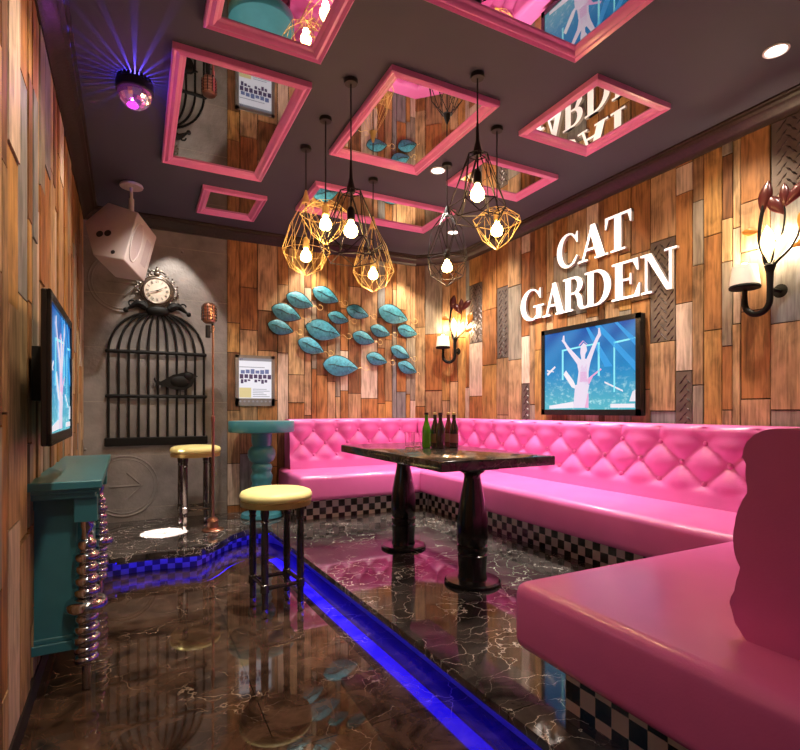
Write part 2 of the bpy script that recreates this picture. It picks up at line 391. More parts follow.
back = [Vector((XR, YN)), Vector((XR, YB)), Vector((-.436, YB))]
mb = MB(); mb.prism([tuple(p) for p in EP]+[tuple(p) for p in back], lambda x, y, t: (x, y, t), ZP-.032, ZP)
struct(mb.build('platform', M['plat'], smooth=False))
RI = offset(EP, .105)
mb = MB(); uvl = mb.bm.loops.layers.uv.new('UVMap'); acc = 0
for a, b in zip(RI, RI[1:]):
    ln = (b-a).length
    f = mb.face([(a.x, a.y, 0), (b.x, b.y, 0), (b.x, b.y, ZP-.032), (a.x, a.y, ZP-.032)])
    f.material_index = 0 if a.x < .95 else 1
    for lp, uv in zip(f.loops, ((acc, 0), (acc+ln, 0), (acc+ln, ZP-.032), (acc, ZP-.032))): lp[uvl].uv = uv
    acc += ln
struct(mb.build('platform_riser', [M['checkuv'], M['riser']]))
KB = next(k for k, p in enumerate(EP) if p.x > .955)          # where the edge turns into its straight run
def ribbon(mb, d0, d1, z0, z1, k0, k1):
    a_, b_ = offset(EP, d0), offset(EP, d1)
    for k in range(k0, k1):
        mb.hexa([(a_[k].x, a_[k].y, z0), (a_[k+1].x, a_[k+1].y, z0), (b_[k+1].x, b_[k+1].y, z0), (b_[k].x, b_[k].y, z0),
                 (a_[k].x, a_[k].y, z1), (a_[k+1].x, a_[k+1].y, z1), (b_[k+1].x, b_[k+1].y, z1), (b_[k].x, b_[k].y, z1)])
    return mb
NE = len(EP)-1
lip = ribbon(MB(), .004, .014, ZP-.050, ZP-.032, 6, KB)
bmesh.ops.remove_doubles(lip.bm, verts=lip.bm.verts[:], dist=1e-5)
struct(lip.build('platform_lip', M['plat'], smooth=False))
t = thing('light_strip', 'blue glowing light strip running under the edge of the black marble platform', 'light strip', (0, 0, 0))
for nm, args, mt in (('curved_strip', (.016, .022, ZP-.047, ZP-.0325, 6, KB), M['blue']), ('straight_strip', (.020, .096, ZP-.038, ZP-.0325, KB, NE), M['blue2'])):
    mb = ribbon(MB(), *args); bmesh.ops.remove_doubles(mb.bm, verts=mb.bm.verts[:], dist=1e-5)
    mb.build(nm, mt, t, smooth=False)

# ------------------------------------------------------------------ walls
def tread(mb, x0, x1, z0, z1, y):            # diamond-plate bumps on a metal panel
    p = .050; i = 0; z = z0+.02
    while z < z1-.01:
        x = x0+.018+(p/2 if i % 2 else 0); j = 0
        while x < x1-.012:
            a = math.radians(45 if (i+j) % 2 else -45); L, w = .0255, .0065
            dx, dz = math.cos(a), math.sin(a)
            q = [(x+dx*L, y, z+dz*L), (x-dz*w, y, z+dx*w), (x-dx*L, y, z-dz*L), (x+dz*w, y, z-dx*w)]
            top = (x, y-.007, z)
            if all(x0 < t[0] < x1 and z0 < t[2] < z1 for t in q):
                for k in range(4): mb.face([q[k], q[(k+1) % 4], top], PL+1)
            x += p; j += 1
        z += p*.62; i += 1
def plank_wall(name, loc, rot, length, z0, z1, seed, cols=None, plates=True):
    rnd = random.Random(seed); mb = MB()
    mb.box(0, length, 0, .05, z0, z1, PL+2)
    x = 0; pool = 'OOOOOTTTTYYYGGWWDDRRLLKKB'; last = ''
    bounds = []
    if cols: bounds = [(c[0], c[1], c[2]) for c in cols]
    while x < length-1e-4:
        cx = [c for c in bounds if abs(c[0]-x) < 1e-4]
        if cx: x1, segs = cx[0][1], cx[0][2]
        else:
            w = rnd.choice([.055, .075, .09, .11, .12, .15, .17, .20]); x1 = x+w
            nxt = [c[0] for c in bounds if c[0] > x+1e-4]
            lim = min(nxt+[length])
            if x1 > lim-.04: x1 = lim
            segs = []; z = z1
            while z > z0:
                h = rnd.uniform(.28, .95); k = rnd.choice(pool)
                while k == last: k = rnd.choice(pool)
                last = k
                if plates and rnd.random() < .05 and x1-x > .08: k = 'M'
                zz = max(z0, z-h)
                if zz-z0 < .12: zz = z0
                segs.append((z, zz, k)); z = zz
        for (a, b, k) in segs:
            a, b = min(a, z1), max(b, z0)
            if a-b < .005: continue
            d = .006+rnd.random()*.010; g = .0036
            mi = PL if k == 'M' else WK.index(k)
            mb.box(x+g, min(x1, length)-g, -d, .01, b+g, a-g, mi)
            if k == 'M': tread(mb, x, x1, b, a, -d)
        x = x1
    o = mb.build(name, WALLM, smooth=False, loc=loc, rotz=rot); return struct(o)
T_, B_ = 2.86, ZP-.10
rc = [(.074, .315, [(T_, 2.52, 'Y'), (2.52, 1.88, 'M'), (1.88, 1.3, 'W'), (1.3, B_, 'O')]),
      (.315, .564, [(T_, 2.2, 'O'), (2.2, 1.62, 'R'), (1.62, B_, 'Y')]),
      (.564, .747, [(T_, 2.39, 'O'), (2.39, 1.674, 'M'), (1.674, 1.1, 'K'), (1.1, B_, 'T')]),
      (.747, .941, [(T_, 2.36, 'T'), (2.36, 1.64, 'G'), (1.64, B_, 'T')]),
      (.941, 1.06, [(T_, 2.64, 'W'), (2.64, 1.85, 'R'), (1.85, 1.40, 'W'), (1.40, B_, 'M')]),
      (1.06, 1.135, [(T_, 2.3, 'D'), (2.3, 1.2, 'K'), (1.2, B_, 'G')]),
      (1.135, 1.279, [(T_, 1.7, 'O'), (1.7, B_, 'Y')]),
      (1.279, 1.366, [(T_, 2.2, 'L'), (2.2, 1.7, 'T'), (1.7, B_, 'O')]),
      (1.366, 1.532, [(T_, 2.5, 'O'), (2.5, 2.0, 'G'), (2.0, B_, 'R')]),
      (1.532, 1.741, [(T_, 2.4, 'T'), (2.4, 1.95, 'B'), (1.95, B_, 'T')]),
      (1.741, 1.865, [(T_, 2.55, 'W'), (2.55, 1.9, 'O'), (1.9, B_, 'W')]),
      (1.865, 1.924, [(T_, B_, 'D')]),
      (1.924, 2.065, [(T_, 2.0, 'O'), (2.0, B_, 'T')]),
      (2.065, 2.172, [(T_, 2.58, 'O'), (2.58, 2.33, 'K'), (2.33, 1.9, 'Y'), (1.9, B_, 'G')]),
      (2.172, 2.332, [(T_, 2.3, 'O'), (2.3, 1.95, 'T'), (1.95, 1.3, 'O'), (1.3, B_, 'K')]),
      (2.332, 2.528, [(T_, 2.342, 'T'), (2.342, 1.627, 'M'), (1.627, 1.143, 'T'), (1.143, B_, 'B')]),
      (2.528, 2.648, [(T_, 2.80, 'O'), (2.80, 2.61, 'W'), (2.61, 1.87, 'O'), (1.87, 1.412, 'W'), (1.412, B_, 'M')]),
      (2.648, 2.723, [(T_, 2.52, 'K'), (2.52, 2.10, 'G'), (2.10, 1.314, 'K'), (1.314, B_, 'G')]),
      (2.723, 2.841, [(T_, 2.268, 'Y'), (2.268, 1.661, 'O'), (1.661, B_, 'Y')]),
      (2.841, 2.905, [(T_, 2.741, 'G'), (2.741, 2.342, 'D'), (2.342, 2.073, 'L'), (2.073, 1.549, 'G'), (1.549, 1.15, 'O'), (1.15, B_, 'T')]),
      (2.905, 2.952, [(T_, 2.268, 'L'), (2.268, 1.678, 'W'), (1.678, B_, 'L')]),
      (2.952, 3.119, [(T_, 2.401, 'O'), (2.401, 2.103, 'T'), (2.103, 1.746, 'T'), (1.746, 1.216, 'O'), (1.216, B_, 'T')]),
      (3.119, 3.300, [(T_, 2.335, 'M'), (2.335, 1.647, 'B'), (1.647, 1.15, 'T'), (1.15, B_, 'G')])]
plank_wall('wall_right', (XR, YB-CH, 0), -PI/2, YB-CH-YN, 0, 2.88, 11, rc)
plank_wall('wall_corner', (XR-CH, YB, 0), -PI/4, CH*math.sqrt(2), 0, 2.88, 5, plates=False)
plank_wall('wall_back', (.771, YB, 0), 0, XR-CH-.771, 0, 2.88, 23, plates=False)
YL = 5.25
plank_wall('wall_left', (xl(YN), YN, 0), LROT, (YB-YN)*1.0005, 0, 2.88, 31, plates=False)
o = struct(MB().box(-.5, .771, YB, YB+.05, 0, 2.88).build('wall_concrete', M['concrete'], smooth=False))
# cast relief in the concrete: two rings with arrows
def relief(cx, cz, r, s):
    mb = MB()
    for rr, q in ((r, .010), (r*.90, .006)):
        mb.tube([(cx+rr*math.cos(2*PI*k/48), YB, cz+rr*math.sin(2*PI*k/48)) for k in range(48)], q, 6, closed=True)
    mb.tube([(cx-.12*s, YB, cz), (cx+.14*s, YB, cz)], .011, 6)
    mb.tube([(cx+.02*s, YB, cz+.12*s), (cx+.14*s, YB, cz), (cx+.02*s, YB, cz-.12*s)], .011, 6)
    for a in range(4): mb.ball((cx+(.5 if a % 2 else -.3), YB, cz+(.34 if a < 2 else -.34)), .013, 8, 6)
    r_ = mb.build('cast_relief', M['concrete'], o); return r_
relief(-.11, .468, .27, 1.0); relief(-.13, 2.29, .26, 1.0)
# crown moulding
CP = [(0, 2.806), (.020, 2.806), (.030, 2.822), (.045, 2.834), (.070, 2.850), (.085, 2.866), (.105, 2.874), (.108, 2.886), (.122, 2.890), (.122, 2.901), (0, 2.901)]
def crown(name, path, closed=False):
    mb = MB(); pts = [Vector(p) for p in path]; rows = []
    for i, p in enumerate(pts):
        ds = []
        if i > 0: ds.append((pts[i]-pts[i-1]).normalized())
        if i < len(pts)-1: ds.append((pts[i+1]-pts[i]).normalized())
        ns = [Vector((d.y, -d.x)) for d in ds]           # inward is to the right of travel
        n = sum(ns, Vector((0, 0))); n = n/ n.length
        n = n/max(.3, n.dot(ns[0]))
        rows.append([mb.bm.verts.new((p.x+n.x*q, p.y+n.y*q, z)) for q, z in CP])
    for a, b in zip(rows, rows[1:]):
        for k in range(len(CP)-1): mb.bm.faces.new((a[k], a[k+1], b[k+1], b[k]))
    return struct(mb.build(name, M['crown'], angle=25))
crown('trim_1', [(xl(YN), YN), (xl(YB), YB)])
crown('trim_2', [(xl(YB), YB), (XR-CH, YB), (XR, YB-CH), (XR, YN)])
struct(MB().box(0, 4.45, -.020, 0, 0, .085).build('baseboard_left', mat('baseboard', (.012, .009, .008), .5), smooth=False, loc=(xl(YN), YN, 0), rotz=LROT))

# ------------------------------------------------------------------ ceiling mirrors
def mirror(x0, x1, y0, y1, label):
    t = thing('ceiling_mirror', label, 'mirror', ((x0+x1)/2, (y0+y1)/2, ZC), 0, 'pink framed ceiling mirrors')
    hx, hy = (x1-x0)/2, (y1-y0)/2
    prof = [(0, 0), (0, -.030), (.008, -.036), (.016, -.030), (.020, -.026), (.036, -.034), (.046, -.028), (.052, -.018), (.066, -.012), (.070, -.004)]
    mb = MB(); rows = []
    for i, z in prof:
        a, b = hx-i, hy-i
        rows.append([mb.bm.verts.new(p) for p in ((-a, -b, z), (a, -b, z), (a, b, z), (-a, b, z))])
    for a, b in zip(rows, rows[1:]):
        for k in range(4): mb.bm.faces.new((a[k], a[(k+1) % 4], b[(k+1) % 4], b[k]))
    mb.build('frame', M['pinkframe'], t, angle=30)
    MB().box(-hx+.062, hx-.062, -hy+.062, hy-.062, -.007, -.003).build('mirror_glass', M['mirror'], t, smooth=False)
mirror(.26, .81, 1.55, 2.46, 'large pink framed ceiling mirror cut off at the top left, reflecting the teal table')
mirror(.145, .828, 2.66, 3.93, 'large pink framed ceiling mirror reflecting the birdcage, next to the disco ball')
mirror(1.144, 1.825, 2.335, 3.30, 'pink framed ceiling mirror in the middle, between the two rows of pendant lamps')
mirror(.95, 1.93, .95, 1.877, 'largest pink framed ceiling mirror at the top, reflecting the concert screen')
mirror(2.127, 2.71, 1.912, 2.536, 'pink framed ceiling mirror reflecting the upside-down white letters')
mirror(.447, .943, 4.243, 4.793, 'smallest pink framed ceiling mirror, by the crown over the concrete wall')
mirror(1.207, 2.48, 3.785, 4.355, 'long pink framed ceiling mirror seen behind the hanging cage lamps')
mirror(2.10, 2.785, 2.872, 3.343, 'pink framed ceiling mirror behind the two right-hand cage lamps')

# ------------------------------------------------------------------ downlights
def downlight(x, y, label):
    t = thing('downlight', label, 'ceiling light', (x, y, ZC), 0, 'round recessed ceiling spots')
    MB().lathe([(.055, 0), (.056, -.006), (.048, -.009), (.043, -.004)], seg=28).build('trim_ring', M['white'], t)
    MB().lathe([(.043, -.0045), (.001, -.0046)], seg=24).build('lamp', M['lampw'], t)
downlight(2.763, 1.396, 'round white recessed ceiling spot near the right crown, alone at upper right')
downlight(1.948, 3.214, 'round white recessed ceiling spot beside the middle pink mirror')
downlight(2.758, 4.266, 'small far recessed ceiling spot near the room corner, behind a black cage lamp')

# ------------------------------------------------------------------ pendant lamps
def hexring(r, z, n, ph=0): return [Vector((r*math.cos(2*PI*k/n+ph), r*math.sin(2*PI*k/n+ph), z)) for k in range(n)]
def pendant(x, y, zb, kind, label, k_=1):
    t = thing('pendant_lamp', label, 'pendant lamp', (x, y, zb), 0, 'wire cage pendant lamps')
    H = ZC-zb
    wire = M['gold'] if kind in 'CD' else M['black']
    MB().lathe([(.034, H-.022), (.037, H-.012), (.036, H)], seg=20).build('canopy', M['black'], t)
    top = {'A': .20, 'B': .30, 'C': .11, 'D': .30}[kind]
    MB().tube([(0, 0, .075), (0, 0, H-.01)], .0042, 6).build('cord', M['black'], t)
    MB().lathe([(.016, .045), (.021, .05), (.021, .10), (.012, .115), (.006, .12)], seg=14).build('socket', M['black'] if kind in 'AB' else M['gold'], t)
    MB().lathe([(.012, .048), (.017, .030), (.030, .012), (.037, -.010), (.034, -.028), (.022, -.040), (.004, -.046)], seg=16).build('bulb', M['bulb'], t)
    mb = MB(); R = .0028 if kind in 'AB' else .0014
    def seg(a, b): mb.tube([a, b], R, 5)
    def ring(r):
        for k in range(len(r)): seg(r[k], r[(k+1) % len(r)])
    if kind == 'A':
        n = 6; q = k_; a = hexring(.060*q, .195, n); b = hexring(.168*q, -.085*q, n, PI/n); c = hexring(.140*q, -.160*q, n)
        ring(a); ring(b); ring(c)
        for k in range(n):
            seg(a[k], b[k]); seg(a[k], b[k-1]); seg(b[k], c[k]); seg(b[k], c[(k+1) % n]); seg(a[k], (0, 0, .205))
        mb.lathe([(.02, .19), (.024, .21), (.010, .27), (.006, .36)], seg=12)
    elif kind == 'B':
        n = 6; a = hexring(.035, .36, n); b = hexring(.110, .26, n, PI/n); c = hexring(.158, .04, n); d = hexring(.115, -.07, n, PI/n); e = Vector((0, 0, -.145))
        ring(a); ring(c); ring(d)
        for k in range(n):
            seg(a[k], b[k]); seg(a[k], b[k-1]); seg(b[k], c[k]); seg(b[k], c[(k+1) % n]); seg(c[k], d[k]); seg(c[k], d[k-1]); seg(d[k], e)
        mb.lathe([(.028, .36), (.02, .39), (.006, .43)], seg=12)
    elif kind == 'C':
        n = 8; a = hexring(.075, .112, n); b = hexring(.152, .050, n, PI/n); c = hexring(.088, -.065, n); e = Vector((0, 0, -.132))
        ring(a); ring(b)
        for k in range(n):
            seg(a[k], b[k]); seg(a[k], b[k-1]); seg(b[k], c[k]); seg(b[k], c[(k+1) % n]); seg(c[k], e); seg(a[k], (0, 0, .115))
    else:
        n = 9; a = hexring(.020, .36, n); b = hexring(.105, .20, n); c = hexring(.160, .02, n, PI/n); d = hexring(.105, -.085, n); e = Vector((0, 0, -.14))
        ring(c)
        for k in range(n):
            seg(a[k], b[k]); seg(b[k], c[k]); seg(b[k], c[k-1]); seg(c[k], d[k]); seg(c[k], d[(k+1) % n]); seg(d[k], e)
        mb.lathe([(.030, .345), (.022, .37), (.006, .43)], seg=12)
    mb.build('wire_cage', wire, t, angle=60)
    light('pendant_glow', 'POINT', (x, y, zb-.062), 5.0, (1, .62, .28), shadow_soft_size=.02)
pendant(.995, 3.331, 2.181, 'D', 'tall brass wire cage lamp at the far left, in front of the small pink mirror')
pendant(1.001, 2.947, 2.271, 'C', 'flat brass wire cage lamp directly left of the tapered black cage lamp')
pendant(1.006, 2.547, 2.11, 'A', 'tapered black cage lamp in the left row, the nearest and lowest of that row')
pendant(1.586, 3.562, 2.183, 'D', 'slim brass wire cage lamp hanging lowest in front of the wall of teal fish')
pendant(1.958, 3.106, 2.174, 'B', 'teardrop black cage lamp hanging in front of the room corner')
pendant(1.577, 2.205, 2.284, 'A', 'tapered black cage lamp of the right row, under the middle pink mirror', .88)
pendant(1.984, 2.569, 2.273, 'C', 'flat brass wire cage lamp at the far right of the hanging lamps')

# ------------------------------------------------------------------ disco ball light
t = thing('disco_light', 'round disco ball lamp on the ceiling throwing blue rays, above the white speaker', 'disco light', (-.015, 3.067, ZC))
mb = MB()
for k in range(26):
    a = 2*PI*k/26; ca, sa = math.cos(a), math.sin(a); w = .0062
    q = [(.070*ca+w*sa, .070*sa-w*ca), (.086*ca+w*sa, .086*sa-w*ca), (.086*ca-w*sa, .086*sa+w*ca), (.070*ca-w*sa, .070*sa+w*ca)]
    mb.hexa([(*p, -.022) for p in q]+[(*p, 0) for p in q])
mb.build('ray_gobo', M['black'], t, smooth=False)  # unseen fins, added to split the blue light into rays
MB().lathe([(.088, -.070), (.092, -.066), (.092, -.024), (.088, -.020), (.01, -.020)], seg=32).build('housing', M['black'], t)
mb = MB()
prof = [(.084*math.cos(a), -.066-.088*math.sin(a)) for a in [PI/2*k/8 for k in range(9)]]
mb.lathe(prof, seg=22); mb.build('mirror_dome', M['purple'], t, smooth=False)
MB().ball((-.01, -.02, -.148), (.030, .030, .012), 12, 6).build('glow', M['magenta'], t)
light('disco_rays', 'POINT', (-.015, 3.067, ZC-.017), 16, (.10, .06, 1), shadow_soft_size=.001)
light('disco_magenta', 'POINT', (-.05, 2.99, ZC-.24), 1.0, (.75, .1, 1), shadow_soft_size=.02)

# ------------------------------------------------------------------ hanging speaker
t = thing('ceiling_speaker', 'angular off-white loudspeaker hanging from the ceiling in front of the concrete wall', 'speaker', (-.046, 4.49, ZC))
A5 = [Vector(p) for p in ((-.314, .006, -.345), (-.157, -.018, -.175), (.045, -.157, -.263), (-.045, -.249, -.659), (-.248, -.126, -.618))]
wv = Vector((.137, .256, -.09))
B5 = [p+wv for p in A5]
mb = MB(); va = [mb.bm.verts.new(p) for p in A5]; vb = [mb.bm.verts.new(p) for p in B5]
mb.bm.faces.new(va); mb.bm.faces.new(vb[::-1])
for k in range(5): mb.bm.faces.new((va[k], vb[k], vb[(k+1) % 5], va[(k+1) % 5]))
mb.bevel(.010, 2).build('cabinet', M['speaker'], t, angle=50)
Cp, Gp = A5[2], A5[3]; U, V = wv, Gp-Cp; N = U.cross(V).normalized()
if N.dot(A5[0]-Cp) > 0: N = -N
def fr(u, v, q=0): return Cp+U*u+V*v+N*q
mb = MB(); ov = [fr(.25+.21*math.cos(2*PI*k/28), .51+.39*math.sin(2*PI*k/28), .004) for k in range(28)]
mb.face(ov); mb.build('woofer_grille', M['grille'], t)
MB().tube(ov, .006, 6, closed=True).build('woofer_ring', M['speaker'], t)
mb = MB(); mb.face([fr(.60, .26, .004), fr(.84, .26, .004), fr(.84, .78, .004), fr(.60, .78, .004)]); mb.build('tweeter_grille', M['grille'], t)
for (hu, hv, r) in ((.27, .40, .020), (.45, .40, .020), (.62, .86, .012)):
    c = A5[0]*(1-hu)*(1-hv)+A5[4]*(1-hu)*hv+A5[2]*hu*(1-hv)+A5[3]*hu*hv
    nn = -wv.normalized(); tq = nn.to_track_quat('Z', 'Y').to_matrix()
    MB().lathe([(r*1.3, 0), (r*1.25, .004), (r, .005), (.001, .0045)], c=c, seg=18, mtx=tq).build('port', M['hole'], t)
MB().lathe([(.080, -.028), (.084, -.018), (.078, -.006), (.06, 0)], seg=26).build('mount_plate', M['speaker'], t)
MB().tube([(0, 0, -.02), (0, -.005, -.13)], .012, 10).tube([(0, -.005, -.12), (0, -.03, -.29)], .019, 12).ball((0, -.03, -.255), .030, 12, 8).build('mount_rod', M['speaker'], t)

# ------------------------------------------------------------------ birdcage wall art, bird, clock
cx0, cx1 = -.245, .569; cm = (cx0+cx1)/2; yw = YB-.022
t = thing('birdcage_wall_art', 'black iron birdcage silhouette mounted on the concrete wall, with a bird inside', 'wall decoration', (cm, YB, .86))
hw = (cx1-cx0)/2-.012
def flat(x, z): return (x, -.022, z)
N = 11
for k in range(N):
    u = -1+2*k/(N-1); x = u*hw
    pts = [(x, 0), (x, .80)]
    for a in range(1, 15):
        th = PI/2*a/14
        pts.append((x*math.cos(th)**.85 if a < 14 else 0, .80+.375*math.sin(th)))
    pts[-1] = (x*.06, 1.175)
    bulge = math.sqrt(max(0, 1-u*u))
    MB().tube([(px, -.022-.018*bulge*(1 if pz < .85 else max(.2, abs(px/hw) if u else .4)), pz) for px, pz in pts], .0105, 7).build('bar', M['iron'], t)
def halfrail(z, r): 
    return MB().tube([(-math.cos(PI*k/20)*(hw+.016), -.024-.024*math.sin(PI*k/20), z) for k in range(21)], r, 8).build('rail', M['iron'], t)
halfrail(.81, .016); halfrail(.414, .016)
MB().box(-hw-.03, hw+.03, -.055, -.002, -.03, .045).bevel(.006, 1).build('base', M['iron'], t, angle=30)
MB().ball((0, -.04, 1.19), (.10, .035, .045), 14, 8).build('crown_cap', M['iron'], t)
for s in (-1, 1):
    pts = [(s*(.09+.17*k/10), -.04, 1.21+.035*math.sin(k/10*PI*1.3)) for k in range(11)]
    mb = MB().tube(pts, [.030, .034, .036, .034, .030, .027, .024, .020, .014, .011, .012], 8)
    mb.ball((pts[-1][0], -.04, pts[-1][2]), .022, 10, 7)
    for q in range(3):
        cx_, cz_ = s*(.12+.045*q), 1.245
        mb.tube([(cx_+.026*math.cos(a*.6), -.05, cz_+.026*math.sin(a*.6)) for a in range(9)], .008, 6)
    mb.build('scroll_bracket', M['iron'], t)
# bird silhouette: cut-out plate
bp = [(-.215, .030), (-.20, .050), (-.195, .018), (-.15, .010), (-.10, .040), (-.04, .075), (.03, .092), (.085, .105), (.125, .098), (.150, .075), (.185, .066), (.150, .050), (.148, .02), (.125, -.03), (.07, -.062), (.0, -.068), (-.06, -.055), (-.12, -.035), (-.17, -.020), (-.20, -.040), (-.195, -.010)]
bx = .165
t2 = MB(); t2.prism([(x*.95+bx, z*1.0+.54) for x, z in bp], lambda a, b, q: (a, -.068+q, b), 0, .016)
t2.ball((bx+.09, -.062, .54+.06), (.045, .018, .04), 12, 8); t2.ball((bx+.02, -.062, .54+.01), (.09, .02, .055), 12, 8)
t2.tube([(bx+.02, -.062, .49), (bx+.02, -.062, .42)], .005, 6).tube([(bx+.06, -.062, .49), (bx+.06, -.062, .42)], .005, 6)
t2.build('bird', M['iron'], t)

t = thing('wall_clock', 'ornate round bronze clock with a cream dial on top of the black birdcage', 'clock', (.155, YB, 2.236))
TQ = Matrix.Rotation(PI/2, 3, 'X')
MB().lathe([(.108, .0), (.118, .02), (.132, .028), (.126, .046), (.114, .050), (.104, .044)], seg=40, mtx=TQ).build('case', M['clockrim'], t)
MB().lathe([(.106, .045), (.001, .047)], seg=36, mtx=TQ).build('dial', M['dial'], t)
RN = ['XII', 'I', 'II', 'III', 'IV', 'V', 'VI', 'VII', 'VIII', 'IX', 'X', 'XI']
for k, rn in enumerate(RN):
    a = PI/2-2*PI*k/12; er = Vector((math.cos(a), math.sin(a))); et = Vector((math.sin(a), -math.cos(a)))
    x = -(len(rn)-1)*.0045; mb = MB()
    for chh in rn:
        lines = {'I': [((0, -1), (0, 1))], 'V': [((-.5, 1), (0, -1)), ((.5, 1), (0, -1))], 'X': [((-.5, -1), (.5, 1)), ((-.5, 1), (.5, -1))]}[chh]
        for p, q in lines:
            P_ = [er*.082+et*(x+v[0]*.006)+er*(v[1]*.012) for v in (p, q)]
            mb.tube([(v.x, -.0485, v.y) for v in P_], .0014, 4)
        x += .009
    mb.build('numeral', M['black'], t)
for ang, ln, nm in ((28, .050, 'hour_hand'), (197, .072, 'minute_hand')):
    a = math.radians(ang)
    MB().tube([(-.012*math.cos(a), -.052, -.012*math.sin(a)), (ln*math.cos(a), -.052, ln*math.sin(a))], [.0035, .0018], 6).ball((0, -.052, 0), .006, 8, 6).build(nm, M['black'], t)
mb = MB(); mb.tube([(.136*math.cos(2*PI*k/40), -.028, .136*math.sin(2*PI*k/40)) for k in range(40)], .009, 8, closed=True); mb.ball((0, -.03, .155), (.03, .014, .022), 10, 8)
for k in range(14):
    a = 2*PI*k/14+.11; r = .155
    cx_, cz_ = r*math.cos(a), r*math.sin(a)
    mb.tube([(cx_+.021*math.cos(a+j*.55)*(1-.06*j), -.03, cz_+.021*math.sin(a+j*.55)*(1-.06*j)) for j in range(11)], .006, 6)
    mb.ball((.178*math.cos(a+.2), -.03, .178*math.sin(a+.2)), .009, 8, 6)
for s in (-1, 1):
    mb.tube([(s*(.01+.05*math.sin(j*.5)), -.03, -.155-.009*j) for j in range(9)], .009, 6)
    mb.tube([(s*.015*j, -.03, .155+.028*math.sin(j*.7)) for j in range(5)], .009, 6)
mb.ball((0, -.03, .185), (.020, .014, .026), 10, 8); mb.ball((0, -.03, .215), .010, 8, 6)
mb.ball((0, -.03, -.165), (.03, .014, .02), 10, 8)
mb.build('ornament', M['clockrim'], t)

# ------------------------------------------------------------------ televisions
def poly_on(mb, pts, w, h, y, mi=0): mb.prism([(x*w, z*h) for x, z in pts], lambda a, b, q: (a, y-q, b), 0, .001, mi)
def television(name_label, loc, rot, w, h, dep, bz, mount):
    t = thing('television', name_label, 'television', loc, rot)
    # local: x across, front faces -y, origin bottom left at the wall side
    mb = MB(); y0, y1 = -dep, 0
    mb.box(0, w, y0, y1, 0, h); mb.bevel(.004, 1)
    mb.build('casing', M['bezel'], t, angle=30)
    b = MB()
    for q in ((0, w, 0, bz*1.15), (0, w, h-bz, h), (0, bz, 0, h), (w-bz, w, 0, h)): b.box(q[0], q[1], y0-.008, y0+.001, q[2], q[3])
    b.build('bezel', M['bezel'], t, smooth=False)
    sw, sh = w-2*bz, h-2.15*bz
    m = MB(); uvl = m.bm.loops.layers.uv.new('UVMap')
    f = m.face([(bz, y0-.001, bz*1.15), (bz+sw, y0-.001, bz*1.15), (bz+sw, y0-.001, bz*1.15+sh), (bz, y0-.001, bz*1.15+sh)])
    for lp, uv in zip(f.loops, ((0, 0), (1, 0), (1, 1), (0, 1))): lp[uvl].uv = uv
    sc = m.build('screen', M['screen'], t, smooth=False)
    Y0 = y0-.002
    def add(nm, polys, mtl, one=False):
        for grp in ([polys] if one else [[p] for p in polys]):
            g = MB()
            for k, p in enumerate(grp): poly_on(g, p, sw, sh, Y0-.0003*k)
            o = g.build(nm, mtl, sc, smooth=False); o.location = (bz, 0, bz*1.15)
    add('stage_truss', [[(.22, .38), (.24, .38), (.24, .75), (.63, .78), (.63, .40), (.65, .40), (.65, .80), (.22, .77)], [(.79, .2), (.805, .2), (.805, .76), (1, .78), (1, .80), (.79, .78)]], M['scr_cyan'])
    add('light_beam', [[(.50, 1), (.53, 1), (.78, .50), (.70, .50)], [(.60, 1), (.66, 1), (1, .52), (1, .42)], [(.80, 1), (.83, 1), (1, .78), (1, .70)]], M['scr_beam'])
    add('singer', [
        [(.40, .30), (.42, .47), (.40, .58), (.43, .62), (.52, .62), (.55, .57), (.53, .46), (.53, .30)],
        [(.40, .57), (.44, .62), (.30, .80), (.255, .88), (.25, .95), (.235, .95), (.228, .90), (.215, .89), (.25, .84), (.29, .75)],
        [(.51, .62), (.55, .57), (.59, .70), (.64, .84), (.665, .88), (.65, .97), (.638, .97), (.632, .90), (.61, .86), (.56, .74)],
        [(.455, .60), (.49, .60), (.495, .68), (.515, .72), (.505, .79), (.475, .82), (.445, .78), (.44, .70)],
        [(.36, .02), (.38, .30), (.44, .33), (.54, .30), (.49, .02)]], M['singer'], True)
    add('skirt', [[(.44, .02), (.46, .16), (.53, .20), (.53, .02)]], M['singer2'])
    add('guitar', [[(.47, .30), (.50, .36), (.60, .44), (.66, .49), (.67, .47), (.58, .40), (.54, .31)]], M['singer2'])
    add('cap', [[(.43, .79), (.475, .84), (.515, .79), (.53, .78), (.47, .85), (.42, .80)]], M['singer2'])
    add('top_shirt', [[(.43, .34), (.445, .52), (.46, .56), (.48, .50), (.505, .57), (.515, .50), (.51, .34)]], M['singer2'])
    add('cymbal', [[(.03, .48), (.13, .57), (.14, .55), (.04, .45)], [(.03, .53), (.12, .50), (.12, .49), (.03, .51)], [(.70, .33), (.88, .22), (.88, .20), (.70, .31)]], M['scr_white'])
    add('guitarist', [[(.24, .45), (.27, .50), (.36, .36), (.40, .25), (.34, .28)], [(.94, .09), (1, .09), (1, .22), (.97, .20)]], M['scr_white'])
    add('caption_bar', [[(.06, .05), (.36, .10), (.36, .02), (.06, .01)], [(.76, .02), (.99, .02), (.99, .065), (.76, .065)]], M['scr_white'])
    if mount: MB().box(w*.45, w*.75, 0, mount, h*.3, h*.7).build('wall_bracket', M['black'], t, smooth=False)
    return t
television('flat concert television on the plank wall under the white letters, screen facing left', (3.256, 3.505, 1.108), -PI/2, 1.012, .742, .052, .040, 0)
yl_ = 2.03
television('flat concert television on the left plank wall above the teal cabinet, seen edge-on', (xl(yl_)+.092, yl_, 1.03), LROT, .765, .520, .020, .034, .070)

